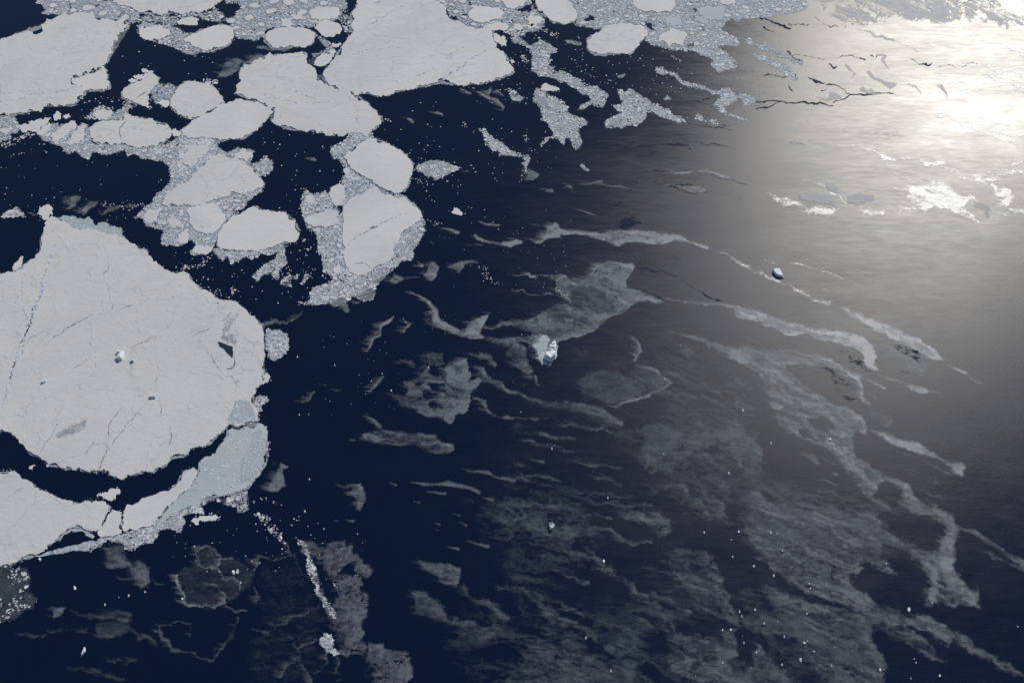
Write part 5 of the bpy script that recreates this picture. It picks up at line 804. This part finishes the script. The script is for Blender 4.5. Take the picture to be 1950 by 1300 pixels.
berg('small heart-shaped iceberg alone on dark water in the lower centre', 'D2', '325,145 345,138 358,145 371,155 366,172 350,187 333,185 326,165', 14, 11, name='small_iceberg')
berg('small white sliver of iceberg alone in the dark lower left', 'D0', '585,1112 600,1065 615,1035 628,1045 622,1075 605,1095', 8, 12, name='small_iceberg', n=24)
# bergy bits traced one by one
bits = {'D2': '725,415,24 595,975,16 777,1213,20 1456,205,16 1708,200,20 1653,258,14 1663,383,14 1818,450,20 1477,430,8 1825,768,20 1713,780,18 1730,818,18 1892,868,18 1590,915,18 1650,915,20 1745,1008,16 1835,1080,16 1590,1153,14 1735,960,8 1670,952,8 1565,558,8 1800,1190,8 1393,1250,10',
 'C2': '347,818,18 1161,860,12 1738,541,22 1636,999,18 755,1177,16 1285,72,10 1168,310,14 1560,205,6',
 'D3': '68,203,22 113,216,12 152,338,14 906,433,16 88,521,22 347,578,14 355,614,16 1072,768,32 1240,718,14 330,796,14 165,964,18 310,1010,24 334,996,14 380,1072,16 532,1044,10 283,1134,30 148,1168,18 509,1175,14 862,1203,26 890,1199,10 1124,1152,14 1111,1126,9 1298,1246,20 1087,1268,14 18,868,18 118,850,12 1865,890,12 380,352,10',
 'C3': '500,752,26 68,780,14', 'C1': '602,213,12 1014,398,16 1283,230,12 947,274,9 868,328,9 827,421,8 330,152,12 413,568,8 345,573,10 418,1043,14 385,1275,16 13,1208,16 720,495,7',
 'D0': '545,612,26 938,665,18 1327,688,18 1057,638,14 865,678,8 765,730,14 1700,495,30 1730,490,30 1753,570,14 1880,75,24 290,400,24', 'D1': '385,52,10 210,245,24 130,183,14 50,75,26'}
names = {'D2': 'bergy bit scattered over the film of the lower centre', 'C2': 'bergy bit on the veiled water right of the iceberg', 'D3': 'bergy bit scattered over the lower right films', 'C3': 'bergy bit caught in the biggest grey film', 'C1': 'bergy bit on dark water in the middle', 'D0': 'bergy bit on dark water at the lower left', 'D1': 'bergy bit near the crumbs at lower left centre'}
k = 0
for t, q in bits.items():
    for x, y, s in (tuple(float(a) for a in z.split(',')) for z in q.split()):
        k += 1; rg = random.Random(k*5); s *= .62; a0 = rg.random()*6
        w = ' '.join('%.1f,%.1f' % (x+s*rg.uniform(.75, 1.1)*.7*math.cos(a0+i*.9), y+s*rg.uniform(.8, 1.2)*math.sin(a0+i*.9)) for i in range(7))
        berg('', t, w, 2.5+s*.22, 100+k, name='bergy_bit', cat='ice chunk', n=12, group='white bergy bits on '+t.replace('C', 'middle ').replace('D', 'lower ')[:6].strip()+' water', steps=1)['k'] = k
BB = [o for o in C.objects if o.name.startswith('bergy_bit')]
# ------------------------------------------------------------------ medium pieces collected from the belts
ZN = {1: 'rubble belts of the upper left', 2: 'grey pack beside the narrow channel', 3: 'pack right of the largest floe', 4: 'dense pack along the top near the glare', 5: 'drifting brash tongues', 6: 'brash around the triangular floe', 7: 'brash belt around the leaf-shaped floe', 8: 'broken belts left of the fat smooth floe', 9: 'brash around the gigantic floe', 10: 'white ridge of crumbs at the bottom'}
BIG.sort(key=lambda b: -b[2]*mpp(0, b[1])**0)
protos = []
rg = random.Random(5)
for i in range(16):
    ol = []
    n = 14
    a0 = rg.random()*6; el = rg.uniform(1, 1.5); e = [1]*n
    c5 = frag_outline(rg, 1.0, rg.randint(5, 7), el, rg.random()*3); ol = []
    for (xa, ya), (xb, yb) in zip(c5, c5[1:]+c5[:1]):
        for u in (.12, .5, .88): ol.append((xa+(xb-xa)*u+rg.gauss(0, .035), ya+(yb-ya)*u+rg.gauss(0, .035)))
    n = len(ol)
    v = [(a*.96, b*.96, 1) for a, b in ol]+[(a, b, .5) for a, b in ol]+[(a*1.01, b*1.01, -.3) for a, b in ol]
    f = [tuple(range(n))]+[(k_+j, k_+n+j, k_+n+(j+1) % n, k_+(j+1) % n) for k_ in (0, n) for j in range(n)]
    me = mesh('ice_cake', v, f); me.materials.append(M['snow_smooth' if i % 3 else 'snow']); protos.append(me)
import re
PREP = re.compile(r" (with|cut|in|below|above|beside|between|touching|pressed|broken|on|embedded|near|under|left|right|alone|among|capping|pointing|overlapping|split|over|just|against|at|jutting|directly|like|ringed|filling|along|stuck|hanging|from|lying|cracked|tilting|of)\b")
FL = [(o, o.location.x, o.location.y, PREP.split(o['label'])[0].strip(' ,')) for o in C.objects if o.get('category') == 'ice floe']
USED = {}
def where(X, Y, what):
    b = min(FL, key=lambda q: math.hypot(q[1]-X, q[2]-Y)); dx, dy = X-b[1], Y-b[2]; a = (math.degrees(math.atan2(dy, dx))+382.5) % 360
    d = ['right', 'upper right', 'top', 'upper left', 'left', 'lower left', 'bottom', 'lower right'][int(a//45) % 8]
    near = 'the smaller' if 0 else 'near the'
    key = '%s %s %s of the %s' % (what, near, d, b[3]); k = USED[key] = USED.get(key, 0)+1
    if k == 1: return key
    return '%s largest %s' % (ORD[k-1], key) if k <= 12 else 'one of the smaller '+key.replace('ice chip', 'ice chips').replace('ice cake', 'ice cakes').replace('bergy bit', 'bergy bits')
def cake(x, y, r_, what, group, name='ice_cake', el=None, hh=None):
    o = bpy.data.objects.new(name, protos[rg.randrange(len(protos))]); C.objects.link(o)
    X, Y = P(x, y); s = r_*mpp(0, y); o.location = (float(X), float(Y), .3); o.scale = (s, s*rg.uniform(.8, 1), hh or rg.uniform(1.0, 1.8)); o.rotation_euler = (0, 0, rg.random()*6.28)
    return tag(o, where(float(X), float(Y), what), 'ice floe' if name == 'ice_cake' else 'ice chip', group)
for x, y, r_, zn in BIG[:300]:
    cake(x, y, r_*.86, 'small ice cake', 'ice cakes in the '+ZN[zn])
def bulk(items, label, name='loose_ice', hmin=.8):
    v = []; f = []; r0 = random.Random(9)
    for x, y, r_ in items:
        X, Y = P(x, y); X = float(X); Y = float(Y); s = r_*mpp(0, y); ol = frag_outline(r0, s, None, r0.uniform(1, 1.5), r0.random()*3.1); n = len(ol); b0 = len(v); h = hmin*r0.uniform(.8, 1.7)
        v += [(X+a, Y+b, h) for a, b in ol]+[(X+a*1.05, Y+b*1.05, -.3) for a, b in ol]
        f.append(tuple(range(b0, b0+n))); f += [(b0+i, b0+n+i, b0+n+(i+1) % n, b0+(i+1) % n) for i in range(n)]
    o = link(name, mesh(name, v, f), 'brash'); o.location.z = .25; return tag(o, label, 'loose ice', None, 'stuff')
if BIG[300:]: bulk([(x, y, r_*.86) for x, y, r_, z in BIG[300:]], 'small ice cakes filling the pack between the larger floes', 'small_cakes')
# ------------------------------------------------------------------ specks on open water
rg = random.Random(12); spots = []
# (x0,y0,x1,y1,count,rmin,rmax) in photo pixels
for x0, y0, x1, y1, n, ra, rb in [(0, 290, 320, 400, 40, .5, 1.3), (200, 60, 470, 150, 26, .5, 1.6), (500, 240, 660, 380, 40, .6, 1.7), (730, 190, 960, 440, 60, .6, 1.7), (560, 390, 640, 560, 30, .6, 1.6),
  (300, 410, 620, 580, 120, .6, 1.9), (1000, 70, 1300, 180, 90, .5, 1.5), (1130, 140, 1420, 240, 60, .4, 1.1), (600, 600, 1000, 800, 50, .4, .9), (880, 150, 1010, 200, 26, .6, 1.6), (960, 60, 1110, 140, 50, .6, 1.7),
  (930, 240, 1060, 345, 30, .5, 1.5), (820, 390, 1080, 560, 34, .4, .9), (150, 180, 260, 225, 30, .6, 2), (190, 380, 290, 420, 24, .5, 1.6), (780, 300, 880, 360, 24, .5, 1.5), (0, 840, 450, 990, 24, .5, 1.4), (320, 970, 620, 1090, 60, .5, 1.8),
  (1300, 80, 1480, 170, 60, .4, 1.1), (500, 380, 560, 440, 10, .5, 1.2), (0, 260, 180, 300, 40, .5, 1.8), (600, 1000, 700, 1120, 30, .4, 1.2), (1390, 60, 1560, 210, 70, .4, 1.0), (960, 400, 1090, 560, 20, .4, .9)]:
    for _ in range(n): spots.append((rg.uniform(x0, x1), rg.uniform(y0, y1), ra+(rb-ra)*rg.random()**2.2))
# strings of crumbs
for t, q, n, sp, rb in [('B1', '1160,80 1240,100 1340,300', 18, 14, 1.5), ('B1', '1230,280 1290,380 1360,420', 16, 12, 1.4), ('B1', '1690,720 1700,800 1840,860', 34, 14, 1.3), ('A1', '960,880 1000,870', 14, 10, 2), ('A1', '1540,900 1560,920', 8, 8, 1.6),
   ('A2', '1160,380 1240,420 1290,450', 20, 8, 1.4), ('A2', '250,210 330,240 400,260', 40, 14, 1.6), ('A2', '150,990 170,1030', 14, 8, 1.6), ('A2', '190,1080 210,1100', 6, 8, 1.3), ('A2', '560,510 640,560 760,590', 16, 16, 1.2), ('B0', '740,260 900,290 1050,270', 30, 14, 1.7),
   ('B0', '1330,740 1360,720 1470,710 1530,640', 60, 12, 2.0), ('B0', '1690,930 1700,870', 20, 8, 2.0), ('B0', '1500,870 1700,960', 20, 20, 1.8), ('B1', '340,990 400,990 470,970', 24, 10, 2.2), ('B1', '390,530 400,600 440,590', 12, 14, 2.4), ('B1', '190,780 440,760', 30, 30, 1.5),
   ('C0', '1880,1180 2060,1230', 10, 12, 1.6), ('B2', '120,100 160,0', 14, 8, 1.5), ('B2', '180,780 230,800', 16, 10, 1.2), ('B2', '385,880 480,960', 20, 10, 1.2), ('D1', '30,60 210,250', 40, 20, 2.0), ('D1', '590,560 630,640', 12, 6, 1.2), ('A2', '1620,860 1750,880', 14, 10, 1.0)]:
    pp = T(t, q)
    for _ in range(n):
        i = rg.randrange(len(pp)-1); u = rg.random(); a, b = pp[i], pp[i+1]
        spots.append((a[0]+(b[0]-a[0])*u+rg.gauss(0, sp/K), a[1]+(b[1]-a[1])*u+rg.gauss(0, sp/K*.7), .5+(rb-.5)*rg.random()**1.6))
edge_crumbs = []
for fp in FLOES:
    n_ = len(fp)
    for i in range(n_):
        a, b = fp[i], fp[(i+1) % n_]; l = math.hypot(b[0]-a[0], b[1]-a[1])
        if max(a[0], b[0]) < -20 or max(a[1], b[1]) < -10: continue
        for _ in range(int(l*.16*(.3+2.2*_h(np.array([i]), np.array([n_]), int(abs(a[0])))[0]**3)+rg.random())):
            u = rg.random(); d = 1.0+abs(rg.gauss(0, 2.6)); s_ = rg.choice((-1, 1))
            edge_crumbs.append((a[0]+(b[0]-a[0])*u-s_*(b[1]-a[1])/(l+1e-6)*d, a[1]+(b[1]-a[1])*u+s_*(b[0]-a[0])/(l+1e-6)*d*.75, .45+.9*rg.random()**2.5))
ec = inside_any([s[0] for s in edge_crumbs], [s[1] for s in edge_crumbs], FLOES, 0)
edge_crumbs = [s for s, b in zip(edge_crumbs, ec) if not b]
bulk(edge_crumbs, 'crumbs of ice lining the edges of the floes', 'ice_grains')
X = np.array([s[0] for s in spots]); Y = np.array([s[1] for s in spots]); bad = inside_any(X, Y, FLOES, -2)
spots = [s for s, b in zip(spots, bad) if not b]; spots.sort(key=lambda s: -s[2])
REG = [('scattered on the dark bays of the left pack', lambda x, y: x < 480), ('scattered on dark water in the middle of the picture', lambda x, y: x < 960), ('scattered on dark water left of the glare', lambda x, y: True)]
for x, y, r_ in spots[:290]:
    lb = next(l for l, f in REG if f(x, y))
    cake(x, y, r_, 'tiny ice chip', 'ice chips '+lb, 'ice_chip', hh=1.2)
bulk(spots[290:], 'sprinkle of tiny white ice grains over the open water', 'ice_grains')

# bergy bits: say where each floats
FILMS = [(o, o.location.x, o.location.y, o['label'].split(',')[0]) for o in C.objects if o.get('category') in ('ice film', 'iceberg') and o.get('kind') != 'stuff' and ' piece ' not in o['label']]
FILMS = [(o, x, y, ' '.join(PREP.split(l)[0].split()+[])) if len(PREP.split(l)[0].split()) > 3 else (o, x, y, l) for o, x, y, l in FILMS]
keep_ = FL; FL = FILMS
for o in BB:
    del o['k']
    X, Y = o.location.x, o.location.y; s = max(o.dimensions.x, o.dimensions.y)
    o['label'] = fit16(where(X, Y, 'white bergy bit'))

# slushy rims of the larger floes, as parts of them
sel_ = [(o, f) for o, f in zip([o for o in C.objects if o.name.startswith(('ice_floe', 'grey_ice_slab'))], FLOES)]
for q_, (o, f) in enumerate(sel_):
    pr = sum(math.hypot(f[i][0]-f[i-1][0], f[i][1]-f[i-1][1]) for i in range(len(f)))
    if pr < 170: continue
    TL['Z'] = (0, 0); s_ = 'Z '+' '.join('%.1f,%.1f,%.1f' % (x[0]*K, x[1]*K, (5+3*vn(np.array([i*.9]), np.array([q_*3.3]))[0])*K*.8) for i, x in enumerate(f+[f[0]]))
    r_ = sheet('slushy_rim', None, [s_], 'slush', None, None, 'stuff', 1.8, 2, 3, .95, 0, .95, 900+q_, z=.14)
    if r_:
        r_.parent = o; r_.location = (r_.location.x-o.location.x, r_.location.y-o.location.y, .14)
